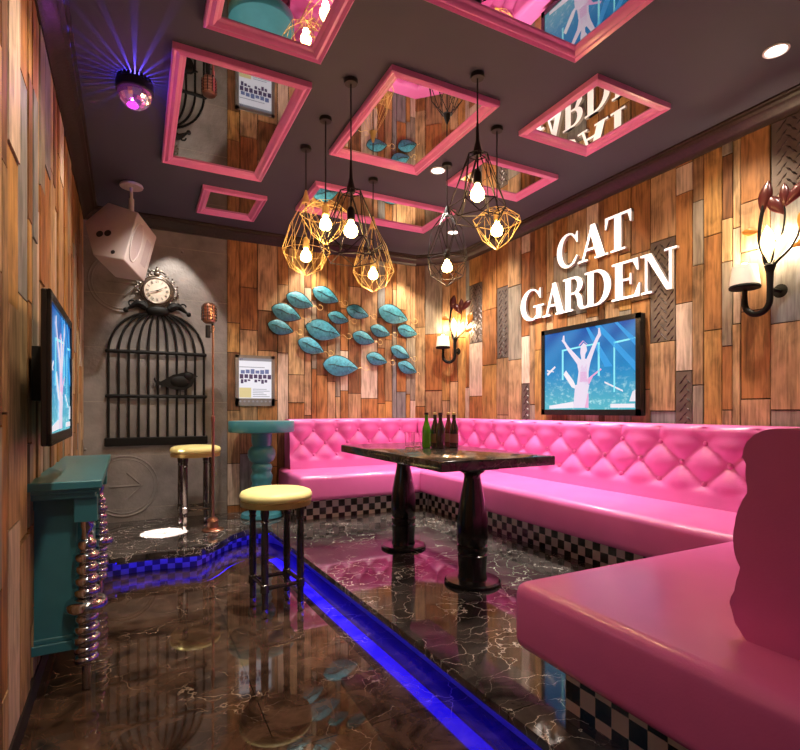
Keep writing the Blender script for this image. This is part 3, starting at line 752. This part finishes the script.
# ------------------------------------------------------------------ poster-like song screen
t = thing('song_screen', 'small grey framed song menu screen on the planks above the teal table', 'screen', (.846, YB, 1.19))
w, h = .381, .500
mb = MB()
for q in ((0, w, 0, .075), (0, w, h-.028, h), (0, .032, 0, h), (w-.032, w, 0, h)): mb.box(q[0], q[1], -.032, -.012, q[2], q[3])
mb.box(.01, w-.01, -.022, -.004, .01, h-.01)
mb.build('frame', M['scr_frame'], t, smooth=False)
mb = MB(); mb.box(.032, w-.032, -.026, -.018, .075, h-.028); pg = mb.build('display', M['scr_white'], t, smooth=False)
def blk(nm, rects, mtl):
    g = MB()
    for x0, x1, z0, z1 in rects: g.box(x0, x1, -.0275, -.0255, z0, z1)
    g.build(nm, mtl, pg, smooth=False)
blk('header_bar', [(.032, w-.032, .445, .472), (.036, w-.10, .380, .386)], M['scr_grey'])
blk('picture_row', [(.05+.047*k, .088+.047*k, .318+.004*(k % 2), .352+.006*(k % 3)) for k in range(6)], M['scr_blue'])
blk('portraits', [(.040+.045*k, .075+.045*k, .268+.006*(k % 2), .312) for k in range(7)]+[(.05+.033*k, .075+.033*k, .222+.012*(k % 3), .262) for k in range(8) if k != 3], M['scr_purple'])
blk('gold_card', [(.036, .150, .082, .180)], M['scr_yellow'])
blk('text_lines', [(.165, .330-.03*(k % 3), .092+.018*k, .097+.018*k) for k in range(5)], M['scr_grey'])
blk('music_note', [(.045, .052, .446, .468), (.052, .066, .462, .468), (.06, .066, .450, .468)], M['scr_purple'])
g = MB()
for k in range(8): g.lathe([(.010, 0), (.010, .002), (.001, .002)], c=(.045+.041*k, -.032, .045), seg=12, mtx=TQ)
g.build('buttons_row', M['scr_grey'], t)

# ------------------------------------------------------------------ shoal of teal metal fish
def fish_leaf(L, H, phase):
    mb = MB(); n = 22; rows = []
    for i in range(n+1):
        u = i/n; hh = H/2*(math.sin(PI*u**.80))**.85 if 0 < u < 1 else 0
        rows.append([(-L/2+u*L, v*hh, .024*(1-v*v)*math.sin(PI*u)) for v in (-1, -.75, -.5, -.25, 0, .25, .5, .75, 1)])
    return rows
def fish(x, z, L, ang, label, big=False):
    t = thing('wall_fish', label, 'wall decoration', (x, YB, z), 0, 'teal metal fish on the plank wall')
    L *= .93; H = L*.56; rows = fish_leaf(L, H, 0); ca, sa = math.cos(ang), math.sin(ang)
    P_ = lambda a, b, q: (a*ca-b*sa, -.045-q, a*sa+b*ca)
    mb = MB(); vr = [[mb.bm.verts.new(P_(*p)) for p in r] for r in rows]; vk = [[mb.bm.verts.new(P_(p[0], p[1], p[2]-.006)) for p in r] for r in rows]
    for g in (vr, vk):
        for a, b in zip(g, g[1:]):
            for k in range(8): mb.bm.faces.new((a[k], a[k+1], b[k+1], b[k]))
    bmesh.ops.remove_doubles(mb.bm, verts=mb.bm.verts[:], dist=.0004)
    mb.build('body', M['tealfish'], t, angle=80)
    up = [P_(r[8][0], r[8][1], 0) for r in rows]; dn = [P_(r[0][0], r[0][1], 0) for r in rows[1:-1]]
    MB().tube(up+dn[::-1], .0042, 6, closed=True).build('rim', M['bronze'], t)
    mb = MB()
    mb.tube([P_(-L*.36+L*.80*k/10, .006*math.sin(k), .026*math.sin(PI*(.14+.8*k/10))+.001) for k in range(11)], .0028, 5)
    for k in range(5):
        a = -L*.22+L*.12*k
        for s in (1, -1): mb.tube([P_(a, 0, .024), P_(a+L*.10, s*H*.24, .016)], .0013, 4)
    mb.build('midrib', M['black'], t)
    tl = []
    for k in range(15):
        u = k/14; tl.append(P_(L/2+L*.24*u, .012*math.sin(u*5), .004))
    cxx, czz = L/2+L*.24, 0
    tl += [P_(cxx+.028*math.sin(a*.5), .028-.028*math.cos(a*.5)+.012*math.sin(5), .004) for a in range(1, 9)]
    MB().tube(tl, .0026, 5).build('tail_wire', M['gold'], t)
    MB().tube([P_(0, 0, -.01), P_(0, 0, -.045)], .006, 6).build('standoff', M['black'], t)
M['bronze'] = mat('dark_bronze', (.06, .045, .03), .4, .7)
FI = [(1.482, 2.272, .32, -.30, 'teal metal fish, upper left of the shoal, left of the topmost fish'),
      (1.760, 2.354, .33, -.34, 'topmost teal metal fish of the shoal, just under a brass cage lamp'),
      (1.344, 2.134, .34, -.28, 'teal metal fish at the left edge, directly above the leftmost fish'),
      (1.284, 1.981, .29, -.24, 'leftmost and small teal metal fish, nearest the song menu screen'),
      (1.900, 2.130, .26, -.22, 'smallest teal metal fish, directly above the tail of the big left fish'),
      (2.121, 2.209, .29, -.24, 'dark teal metal fish at mid height, between the smallest fish and the big right fish'),
      (1.733, 1.984, .42, -.20, 'big teal metal fish in the left half of the shoal, at its middle'),
      (2.552, 2.218, .41, -.24, 'big teal metal fish in the right half, under the bright wall light'),
      (2.191, 1.932, .29, -.24, 'teal metal fish in the centre of the shoal, right of the big left fish'),
      (2.392, 2.023, .27, -.26, 'teal metal fish in the centre right, directly under the head of the big right fish'),
      (2.730, 2.046, .28, -.20, 'teal metal fish at the right edge, directly under the tail of the big right fish'),
      (1.601, 1.811, .32, -.36, 'steeply tilted teal metal fish, above left of the lowest big fish'),
      (1.928, 1.617, .43, -.08, 'big nearly level teal metal fish, lowest on the left of the shoal'),
      (2.350, 1.711, .28, -.24, 'teal metal fish low in the shoal, left of the two stacked fish at the right'),
      (2.641, 1.799, .28, -.42, 'teal metal fish at the lower right, upper of the two stacked fish'),
      (2.730, 1.628, .28, -.38, 'lowest teal metal fish at the right, lower of the two stacked fish')]
for f in FI: fish(*f)

# ------------------------------------------------------------------ wall sconces
def sconce(loc, rot, label):
    t = thing('wall_sconce', label, 'wall lamp', loc, rot, 'flower wall sconces')
    y = -.115
    pts = [(-.135, y, .17)]+[(-.135+.0, y, .12)]+[(-.0675-.0675*math.cos(a), y, .075-.075*math.sin(a)) for a in [PI*k/14 for k in range(15)]]+[(0, y, .14), (0, y, .25)]
    MB().tube(pts, [.014]*2+[.017]*15+[.016, .020], 10).build('arm', M['iron'], t)
    MB().tube([(0, y, .13), (0, 0, .13)], .010, 8).lathe([(.045, 0), (.04, .012), (.015, .016)], c=(0, 0, .13), seg=20, mtx=TQ).build('wall_plate', M['iron'], t)
    MB().lathe([(.020, .150), (.078, .158), (.082, .168), (.076, .176), (.02, .178)], c=(-.135, y, 0), seg=28).build('drip_plate', M['iron'], t)
    sh = MB(); sh.lathe([(.078, .178), (.064, .290), (.061, .290), (.075, .180)], c=(-.135, y, 0), seg=28)
    sh.build('shade', M['shade'], t)
    MB().ball((-.135, y, .285), (.022, .022, .028), 12, 8).build('bulb', M['bulb'], t)
    # branch flower
    def stem(ps, r0, r1, nm='branch', mt=None):
        ps = [Vector((p[0], y+(p[2] if len(p) > 2 else 0), p[1])) for p in ps]; n = len(ps)
        q = smooth3(ps); m = len(q)
        MB().tube(q, [r0+(r1-r0)*k/(m-1) for k in range(m)], 7).build(nm, mt or M['iron'], t)
    def petal(cx, cz, L, wd, ang, mt):
        L *= 1.25; wd *= 1.35
        mb = MB(); n = 12; R_ = []
        ca, sa = math.cos(ang), math.sin(ang)
        for i in range(n+1):
            u = i/n; hw_ = wd/2*math.sin(PI*u**1.25)+.0006
            row = []
            for k in range(10):
                b = 2*PI*k/10; a_ = u*L; v = hw_*math.cos(b); q = hw_*.45*math.sin(b)
                row.append(mb.bm.verts.new((cx+a_*ca-v*sa, y+q, cz+a_*sa+v*ca)))
            R_.append(row)
        for a, b in zip(R_, R_[1:]):
            for k in range(10): mb.bm.faces.new((a[k], a[(k+1) % 10], b[(k+1) % 10], b[k]))
        mb.build('petal', mt, t)
    stem([(0, .24), (-.02, .30), (-.055, .40), (-.05, .52), (-.03, .62)], .006, .012)
    petal(-.045, .55, .16, .055, 1.38, M['leafred'])
    petal(-.05, .47, .085, .035, 2.9, M['leaforange'])
    stem([(0, .24), (.02, .33), (.06, .42), (.075, .52), (.07, .60)], .006, .004)
    petal(.075, .52, .13, .05, 2.15, M['leafred'])
    petal(.07, .56, .13, .05, .85, M['leafred'])
    petal(.075, .55, .12, .04, 1.6, M['leafred'])
    stem([(0, .24), (.04, .28), (.10, .33), (.14, .40), (.15, .48)], .008, .005)
    petal(.145, .40, .12, .05, 1.3, M['leaforange'])
    petal(.10, .33, .09, .03, .35, M['leaforange'])
    stem([(0, .24), (-.03, .29), (-.04, .34)], .012, .002)
    stem([(0, .24), (.03, .30), (.045, .36), (.02, .40), (.005, .37)], .004, .003)
    petal(-.005, .26, .19, .06, 1.62, M['glowflower'])
    petal(.02, .27, .15, .05, 1.15, M['glowflower'])
    MB().lathe([(.014, .20), (.022, .235), (.030, .262), (.020, .275)], c=(0, y, 0), seg=14).build('flower_cup', M['iron'], t)
    mt = Matrix.Rotation(rot, 4, 'Z')
    for (lx, ly, lz, e) in ((-.135, -.080, .40, 4.5), (.03, -.045, .40, 11)):
        p = Vector(loc)+(mt @ Vector((lx, ly, lz)))
        light('sconce_glow', 'POINT', p, e, (1, .76, .46), shadow_soft_size=.03)
def smooth3(p, n=6):
    out = []
    for i in range(len(p)-1):
        p0, p1, p2, p3 = [p[max(0, min(len(p)-1, i+k))] for k in (-1, 0, 1, 2)]
        for k in range(n):
            u = k/n
            out.append(.5*((2*p1)+(-p0+p2)*u+(2*p0-5*p1+4*p2-p3)*u*u+(-p0+3*p1-3*p2+p3)*u*u*u))
    out.append(p[-1]); return out
sconce((XR, 1.63, 1.70), -PI/2, 'black iron flower sconce on the right plank wall, large at the right edge')
cs = math.sqrt(.5)
sconce((XR-CH+.49*cs, YB-.49*cs, 1.68), -PI/4, 'distant black iron flower sconce in the room corner beside the teal fish')

# ------------------------------------------------------------------ white letters
def stemp(x0, x1, z0=0, z1=1): return [(x0, z0), (x1, z0), (x1, z1), (x0, z1)]
def ringp(cx, cz, ro, rzo, cxi, ri, rzi, a0, a1, n=26):
    return arc(cx, cz, ro, a0, a1, n, rzo)+arc(cxi, cz, ri, a1, a0, n, rzi)
def serif(x0, x1, z, up):           # thin slab with small brackets
    h_ = .055
    return [(x0, z), (x1, z), (x1, z+h_*up), (x0, z+h_*up)]
GL = {
 'T': (.86, [stemp(.32, .54), serif(.20, .66, 0, 1), stemp(.02, .84, .93, 1), [(.02, 1), (.02, .68), (.06, .68), (.13, .93)], [(.84, 1), (.84, .68), (.80, .68), (.73, .93)]]),
 'E': (.80, [stemp(.10, .31), serif(.0, .40, 0, 1), serif(.0, .40, 1, -1), stemp(.1, .74, 0, .065), stemp(.1, .72, .935, 1), stemp(.3, .52, .475, .535), [(.76, 0), (.78, .34), (.74, .34), (.62, .06), (.62, 0)], [(.72, 1), (.74, .68), (.70, .68), (.58, .94), (.58, 1)], stemp(.50, .545, .36, .65)]),
 'N': (.96, [stemp(.13, .20), stemp(.76, .83), [(.05, 1), (.30, 1), (.83, 0), (.73, 0), (.70, 0), (.16, .92), (.05, .94)], serif(.02, .32, 0, 1), serif(.64, .96, 1, -1), serif(.0, .25, 1, -1)]),
 'A': (.96, [[(.44, 1), (.53, 1), (.20, 0), (.12, 0)], [(.40, 1), (.56, 1), (.88, 0), (.63, 0), (.42, .72)], stemp(.23, .68, .28, .345), serif(.0, .32, 0, 1), serif(.54, .96, 0, 1)]),
 'D': (.90, [stemp(.10, .31), serif(.0, .40, 0, 1), serif(.0, .40, 1, -1), ringp(.38, .5, .50, .5, .36, .30, .44, -90, 90), stemp(.2, .40, 0, .06), stemp(.2, .40, .94, 1)]),
 'R': (.94, [stemp(.10, .31), serif(.0, .40, 0, 1), serif(.0, .40, 1, -1), ringp(.42, .74, .33, .26, .40, .15, .20, -90, 90), stemp(.2, .44, .48, .54), stemp(.2, .44, .94, 1), [(.44, .52), (.60, .50), (.72, .36), (.76, .09), (.84, .05), (.92, .10), (.94, .06), (.84, -.01), (.66, 0), (.56, .12), (.53, .34)]]),
 'C': (.86, [ringp(.45, .5, .44, .515, .50, .275, .455, 42, 318), [(.74, .84), (.80, .99), (.84, .99), (.84, .66), (.80, .66), (.72, .80)], [(.64, .12), (.70, .05), (.84, .26), (.80, .30)]]),
 'G': (.96, [ringp(.45, .5, .44, .515, .50, .275, .455, 42, 300), [(.74, .84), (.80, .99), (.84, .99), (.84, .66), (.80, .66), (.72, .80)], stemp(.66, .86, .02, .42), serif(.54, .96, .45, -1), [(.60, .03), (.72, .06), (.70, .16), (.60, .10)]]),
}
def letter(chh, ya, yb, zb, hgt, label):
    wdt, polys = GL[chh]; sx = (ya-yb)/wdt
    mb = MB(); dep = .042
    for k, p in enumerate(polys): mb.prism([(x*sx, z*hgt) for x, z in p], lambda a, b, q: (a, q-dep, b), .0003*k, .036, 0, 1)
    o = mb.build('wall_letter', [M['letter'], M['letter_side']], smooth=False, loc=(XR+.006, ya, zb), rotz=-PI/2)
    tag(o, label, 'letter', 'white letters on the plank wall')
for chh, ya, yb, lab in (('C', 3.365, 3.12, 'white serif letter C starting the upper word'), ('A', 3.125, 2.815, 'white serif letter A in the middle of the upper three-letter word'), ('T', 2.852, 2.60, 'white serif letter T ending the upper word')):
    letter(chh, ya, yb, 2.358, .282, lab+' on the plank wall')
for chh, ya, yb, lab in (('G', 3.84, 3.525, 'white serif letter G starting the lower word'), ('A', 3.54, 3.255, 'white serif letter A next to the G in the lower word'), ('R', 3.292, 3.015, 'white serif letter R, third of the lower word'), ('D', 3.05, 2.782, 'white serif letter D, fourth of the lower word'), ('E', 2.782, 2.525, 'white serif letter E, fifth of the lower word'), ('N', 2.53, 2.245, 'white serif letter N ending the lower word')):
    letter(chh, ya, yb, 1.980, .284, lab+' above the television')

# ------------------------------------------------------------------ sofa sections
SEAT, SB, TOP = .565, .335, 1.060
def back_path(rad=.045, tuck=False):
    p = [(.235, .545), (.228, .60), (.215, .72), (.207, .83), (.203, TOP-rad-.02)]
    if tuck: p = [(.150, .548), (.185, .562), (.214, .595), (.228, .640), (.226, .70), (.220, .76)]+p[3:]
    for k in range(0, 9):
        a = PI/2*k/8; p.append((.203-rad+rad*math.cos(a), TOP-rad+rad*math.sin(a)))
    p += [(.08, TOP), (.015, TOP-.002), (.008, TOP-.02), (.008, .545)]
    out = []
    for a, b in zip(p, p[1:]):
        n = max(1, int(math.hypot(b[0]-a[0], b[1]-a[1])/.014)) if a[1] < 1.02 and a[0] > .1 else 1
        for k in range(n): out.append((a[0]+(b[0]-a[0])*k/n, a[1]+(b[1]-a[1])*k/n))
    out.append(p[-1]); return out
BP = back_path()
def sofa(label, loc, rot, L, D, kl, kr, a, x0, first_row=True, el=0, er=0, zt=0, tail=False, back_lo=0, qoff=0, DP=.15):
    """local x along the wall, y=0 at the wall, front towards -y.  kl/kr mitre slopes at the two ends."""
    t = thing('sofa_section', label, 'sofa', loc, rot, 'pink tufted sofa sections')
    def lo(q): return kl*q
    def hi(q): return L-kr*q
    # plinth
    q1 = D-DP
    el_, er_ = (.09 if el else 0), (.135 if er else 0)
    MB().hexa([(lo(q1)+el_, -q1, ZP), (hi(q1)-er_, -q1, ZP), (hi(0)-er_, -.01, ZP), (lo(0)+el_, -.01, ZP),
               (lo(q1)+el_, -q1, SB+.02), (hi(q1)-er_, -q1, SB+.02), (hi(0)-er_, -.01, SB+.02), (lo(0)+el_, -.01, SB+.02)]).build('plinth', M['check'], t, smooth=False)
    g = .002
    mb = MB().hexa([(lo(D)+g, -D, SB), (hi(D)-g, -D, SB), (hi(.02)-g, -.02, SB), (lo(.02)+g, -.02, SB),
                    (lo(D)+g, -D, SEAT), (hi(D)-g, -D, SEAT), (hi(.02)-g, -.02, SEAT), (lo(.02)+g, -.02, SEAT)])
    es = []
    for e in mb.bm.edges:
        v0, v1 = e.verts[0].co, e.verts[1].co
        front = abs(v0.y+D) < 1e-5 and abs(v1.y+D) < 1e-5
        mid = (v0.x+v1.x)/2
        endl = el and abs(v0.x-lo(-v0.y)-g) < 1e-4 and abs(v1.x-lo(-v1.y)-g) < 1e-4
        endr = er and abs(v0.x-hi(-v0.y)+g) < 1e-4 and abs(v1.x-hi(-v1.y)+g) < 1e-4
        horizontal = abs(v0.z-v1.z) < 1e-5
        if (front and horizontal) or endl or endr: es.append(e)
    bmesh.ops.bevel(mb.bm, geom=es, offset=.045, segments=5, affect='EDGES', profile=.5)
    mb.build('seat', M['pink'], t, angle=35)
    # tufted backrest
    b0 = back_lo if el or tail else 0
    Z1, DZ = .945, .125
    nx = max(8, int(L/.017)); path = [(q+(qoff if q >= .1 else 0), z+(zt*(z-.545)/(TOP-.545))) for q, z in back_path(.085 if tail else .045, tail)]
    def bulge(x, z):
        def tri(u): return abs(math.sin(PI*u))
        def d(zz):
            p_, q_ = (x-x0)/a+(zz-Z1)/(2*DZ), (x-x0)/a-(zz-Z1)/(2*DZ)
            return (tri(p_)*tri(q_))**.55
        if z > Z1:
            k = min(1, (z-Z1)/.06); return d(z)*(1-k)+(tri((x-x0)/a)**.35*.8+.1)*k if k < 1 else tri((x-x0)/a)**.35*.8+.1
        zl = Z1-2*DZ
        if z < zl:
            k = min(1, (zl-z)/.05); return d(z)*(1-k)+.72*k
        return d(z)
    mb = MB(); cols = []
    for i in range(nx+1):
        u = i/nx; col = []
        for q, z in path:
            xa, xb = lo(q)+b0*(1 if el else 0), hi(q)-b0*(1 if er else 0)
            x = xa+(xb-xa)*u
            zz = z if zt == 0 else .545+(z-.545)*(TOP-.545)/(TOP+zt-.545)
            dq = 0
            if q-qoff > .19:
                fade = min(1, max(0, (zz-.56)/.05))
                edge = 1
                if el: edge = min(edge, (.55 if tail else .35)+(.45 if tail else .65)*min(1, (x-xa)/.06))
                if er: edge = min(edge, (.95 if tail else .35)+(.05 if tail else .65)*min(1, (xb-x)/.06))
                dq = (bulge(x, zz)-.75)*.042*fade*edge
            elif z > TOP-.05 and q-qoff > .1:
                dq = (bulge(x, zz)-.75)*.012
            col.append(mb.bm.verts.new((x, -(q+dq), z)))
        cols.append(col)
    for ca, cb in zip(cols, cols[1:]):
        for k in range(len(path)-1): mb.bm.faces.new((ca[k], ca[k+1], cb[k+1], cb[k]))
    mb.bm.faces.new(cols[0]); mb.bm.faces.new(cols[-1][::-1])
    bk = mb.build('backrest', M['pink'], t, angle=60)
    # buttons
    proto = None
    for r in range(3):
        z = Z1-DZ*r; q = .2025+(.235-.2025)*max(0, min(1, (1-(z-.545)/.43)))*.8; off = 0 if r % 2 == 0 else a/2
        k = math.ceil((lo(.2)+b0*(1 if el else 0)+.04-x0-off)/a)
        while x0+off+k*a < hi(.2)-b0*(1 if er else 0)-.04:
            x = x0+off+k*a; zz = z if zt == 0 else .545+(z-.545)*(TOP+zt-.545)/(TOP-.545)
            if proto is None:
                proto = MB().ball((0, 0, 0), (.019, .012, .019), 12, 8).build('button', M['pink'], bk); b_ = proto
            else: b_ = proto.copy(); COL.objects.link(b_); b_.parent = bk
            b_.location = (x, -(q+qoff-.030), zz); k += 1
    return t
TN = math.tan(PI/8)
DB, DR = .80, .80
LBX = 1.255
sofa('pink tufted sofa section along the far wall below the teal fish', (LBX, YB-.012, 0), 0, XR-CH-LBX-.005, DB, 0, TN, .245, 1.582-LBX, el=1, back_lo=.075)
sofa('short pink tufted sofa section across the room corner behind the table', (XR-CH-.0085, YB-.012-.0035, 0), -PI/4, CH*math.sqrt(2), DB, TN, TN, .26, .297, first_row=True)
sofa('long pink tufted sofa section along the right wall below the television', (XR-.012, YB-CH+.0, 0), -PI/2, YB-CH-1.41, DR, TN, 0, .302, YB-CH-4.065)
# near section: back towards the camera, front towards the far wall
NY = .34
sofa('nearest pink sofa section in the foreground, its plain end facing the viewer', (XR-.02, NY, 0), PI, XR-.02-1.143, 1.405-NY, 0, 0, .30, .12, er=1, zt=.045, back_lo=.232, tail=True, qoff=.238, DP=.12)

# ------------------------------------------------------------------ table, bottles, glasses
t = thing('lounge_table', 'long black marble table on two turned black pedestals in front of the sofa', 'table', (1.735, 2.87, ZP))
MB().box(-.392, .362, -.685, .735, .688, .742).bevel(.006, 2).build('tabletop', M['table'], t, angle=30)
PED = [(.150, 0), (.163, .004), (.163, .016), (.152, .024), (.086, .028), (.080, .05), (.083, .12), (.086, .165), (.079, .172), (.087, .185), (.088, .215), (.080, .222), (.088, .235), (.090, .30), (.088, .36), (.080, .43), (.066, .51), (.052, .58), (.047, .62), (.050, .63), (.074, .645), (.078, .662)]
for y in (-.40, .47):
    MB().lathe(PED, c=(-.005, y, 0), seg=36).build('pedestal', M['black_gloss'] if 'black_gloss' in M else M['darkwood'], t, angle=30)
    MB().box(-.11, .11, y-.11, y+.11, .660, .690).bevel(.005, 1).build('top_bracket', M['black_gloss'], t, angle=30)
TZ = ZP+.742
def bottle(x, y, mt, label, lab=None):
    t = thing('bottle', label, 'bottle', (x, y, TZ), 0, 'bottles on the black table')
    MB().lathe([(.026, 0), (.030, .004), (.0305, .02), (.0305, .115), (.027, .140), (.017, .170), (.0125, .190), (.0120, .222), (.0140, .224), (.0140, .232), (.011, .233)], seg=24).build('glass_body', mt, t)
    MB().lathe([(.0145, .226), (.0152, .228), (.0145, .240), (.004, .241)], seg=18).build('cap', M['gold'] if lab else M['darkwood'], t)
    if lab: MB().lathe([(.0309, .035), (.0309, .095)], seg=24).build('label', lab, t)
bottle(1.763, 3.06, M['green'], 'bright green glass bottle, leftmost of the bottles on the table')
bottle(1.831, 3.06, M['brown'], 'brown glass bottle directly right of the green bottle', M['label'])
bottle(1.808, 2.95, M['brown'], 'dark bottle standing nearest of the group, in front of the brown bottles')
bottle(1.948, 3.07, mat('red_brown_glass', (.16, .028, .022), .08, 0, .7, .5, trans=.25), 'reddish brown bottle behind the rightmost bottle on the table', M['label'])
bottle(1.929, 2.97, M['brown'], 'dark brown bottle, rightmost of the group on the table', mat('rose_label', (.30, .09, .10), .5))
def tumbler(x, y, label):
    t = tag(MB().lathe([(.028, 0), (.031, .002), (.036, .105), (.034, .105), (.029, .012), (.001, .011)], seg=24).build('tumbler', M['clear'], loc=(x, y, TZ)), label, 'glass', 'clear glasses on the black table')
tumbler(1.665, 3.12, 'clear glass tumbler farthest left on the table')
tumbler(1.745, 3.17, 'clear glass tumbler directly left of the green bottle')

# ------------------------------------------------------------------ stools
def stool(x, y, z, label, rot=.12):
    t = thing('bar_stool', label, 'stool', (x, y, z), rot, 'round yellow bar stools'); t.scale = (1, 1, 1.045)
    MB().lathe([(.165, .606), (.196, .610), (.205, .624), (.205, .636), (.196, .652), (.170, .662), (.10, .668), (.001, .670)], seg=40).build('seat_cushion', M['cushion'], t, angle=60)
    MB().lathe([(.17, .574), (.198, .578), (.202, .606), (.19, .612)], seg=40).build('seat_rim', M['rim'], t)
    lp = [(.012, 0), (.016, .006), (.017, .05), (.020, .06), (.017, .07), (.018, .13), (.024, .135), (.024, .175), (.018, .18), (.020, .20), (.021, .30), (.019, .44), (.017, .50), (.023, .508), (.017, .516), (.022, .535), (.024, .555), (.022, .575)]
    d = .105
    for sx in (-1, 1):
        for sy in (-1, 1):
            lg = MB().lathe(lp, c=(sx*d, sy*d, 0), seg=16).build('leg', M['darkwood'], t, angle=35)
            MB().lathe([(.0172, .005), (.0182, .008), (.0182, .045), (.0172, .048)], c=(sx*d, sy*d, 0), seg=16).build('foot_cap', M['chrome'], lg)
    for s in (-1, 1):
        MB().tube([(-d, s*d, .155), (d, s*d, .155)], .012, 8).build('stretcher', M['darkwood'], t)
        MB().tube([(s*d, -d, .165), (s*d, d, .165)], .012, 8).build('stretcher', M['darkwood'], t)
stool(.715, 2.985, 0, 'round yellow cushioned bar stool standing on the brown floor in the middle')
stool(.442, 4.745, ZP, 'round yellow cushioned bar stool on the platform by the concrete wall')

# ------------------------------------------------------------------ microphone on stand
t = thing('microphone_stand', 'vintage copper microphone on a tall copper stand on the platform', 'microphone', (.556, 4.524, ZP))
MB().lathe([(.085, 0), (.088, .006), (.080, .014), (.045, .02), (.042, .07), (.046, .078), (.036, .10), (.015, .108)], seg=28).build('base', M['copper'], t)
MB().lathe([(.011, .10), (.011, .9), (.014, .905), (.014, .95), (.0085, .955), (.0085, 1.66), (.013, 1.664), (.013, 1.70)], seg=14).build('pole', M['copper'], t)
MB().tube([(0, 0, 1.69), (-.005, 0, 1.73), (-.02, 0, 1.745)], .010, 8).tube([(-.04, -.005, 1.60), (-.04, -.005, 1.70)], .020, 10).tube([(-.04, 0, 1.65), (0, 0, 1.65)], .006, 6).build('holder', M['black'], t)
mi = MB(); hc = (-.03, 0, 1.80)
mi.lathe([(.030, -.082), (.048, -.070), (.055, -.045), (.056, .045), (.050, .072), (.030, .086), (.002, .09)], c=hc, seg=24)
hd = mi.build('microphone_head', M['copper'], t)
for k in range(5):
    MB().lathe([(.0565, -.050+.024*k), (.060, -.047+.024*k), (.060, -.040+.024*k), (.0565, -.037+.024*k)], c=hc, seg=24).build('grille_ring', M['darkcopper'] if 'darkcopper' in M else M['copper'], hd)
mb = MB()
for k in range(10):
    a = 2*PI*k/10; mb.tube([(hc[0]+.058*math.cos(a), hc[1]+.058*math.sin(a), hc[2]-.06), (hc[0]+.058*math.cos(a), hc[1]+.058*math.sin(a), hc[2]+.06)], .0045, 5)
mb.build('grille_slots', M['hole'], hd)

# ------------------------------------------------------------------ teal pedestal table
t = thing('pedestal_table', 'round teal table on a thick beaded pedestal against the far wall', 'table', (1.032, 4.88, ZP))
MB().lathe([(.27, .792), (.296, .797), (.300, .805), (.300, .890), (.296, .898), (.001, .900)], seg=56).build('tabletop', M['teal'], t, angle=30)
MB().lathe([(.18, 0), (.19, .01), (.18, .04), (.11, .06), (.085, .08), (.10, .12), (.105, .16), (.085, .20), (.095, .24), (.10, .28), (.085, .315), (.098, .35), (.102, .385), (.085, .42), (.09, .44), (.098, .465), (.085, .495), (.075, .505), (.11, .53), (.128, .575), (.125, .62), (.10, .655), (.085, .665), (.092, .70), (.095, .78), (.15, .795)], seg=36).build('pedestal', M['teal'], t, angle=50)

# ------------------------------------------------------------------ teal cabinet on the left wall
y0 = 2.42
t = thing('console_cabinet', 'teal console cabinet with chrome ball columns against the left wall', 'cabinet', (xl(y0), y0, 0), LROT)
Lc = 1.29; Dc = .183
MB().box(.085, Lc-.05, -Dc+.025, -.002, .17, .80).build('body', M['teal'], t, smooth=False)
MB().box(-.03, Lc+.03, -Dc-.070, -.002, .835, .868).bevel(.004, 1).build('top', M['teal'], t, angle=30)
MB().box(-.015, Lc+.015, -Dc-.06, -.002, .818, .836).box(.0, Lc, -Dc-.045, -.002, .795, .82).bevel(.003, 1).build('cornice', M['teal'], t, angle=30)
MB().box(.065, Lc-.03, -Dc+.010, -.002, .165, .205).box(.075, Lc-.04, -Dc+.018, -.002, .205, .225).bevel(.003, 1).build('plinth', M['teal'], t, angle=30)
for k in range(2):
    x0, x1 = .12+k*(Lc-.24)/2, .12+(k+1)*(Lc-.24)/2
    d = MB(); d.box(x0+.006, x1-.006, -Dc+.010, -Dc+.026, .24, .77)
    d.box(x0+.06, x1-.06, -Dc+.004, -Dc+.012, .30, .71); d.bevel(.003, 1)
    dd = d.build('door', M['teal'], t, angle=30)
    xk = x1-.03 if k == 0 else x0+.03
    MB().ball((xk, -Dc-.006, .47), .014, 12, 8).build('knob', M['chrome'], dd)
COLP = [(.010, 0), (.016, .004), (.017, .10), (.024, .105)]
def bead(z, r, hgt): return [(r*(1-.34*abs(2*k/14-1)**3), z-hgt/2+hgt*k/14) for k in range(15)]
for z, r, hh in ((.127, .045, .040), (.168, .046, .040), (.210, .050, .042), (.253, .048, .042), (.295, .044, .040), (.349, .078, .064), (.404, .050, .044), (.450, .046, .046), (.498, .043, .048), (.547, .047, .048), (.597, .036, .048)): COLP += bead(z, r, hh)
COLP += [(.022, .632), (.020, .66), (.026, .67), (.026, .70)]
for xx in (.055, Lc-.055):
    MB().lathe(COLP, c=(xx, -Dc-.012, 0), seg=28).build('chrome_column', M['chrome'], t, angle=50)
    MB().box(xx-.040, xx+.040, -Dc-.052, -Dc+.03, .695, .797).bevel(.003, 1).build('column_block', M['teal'], t, angle=30)
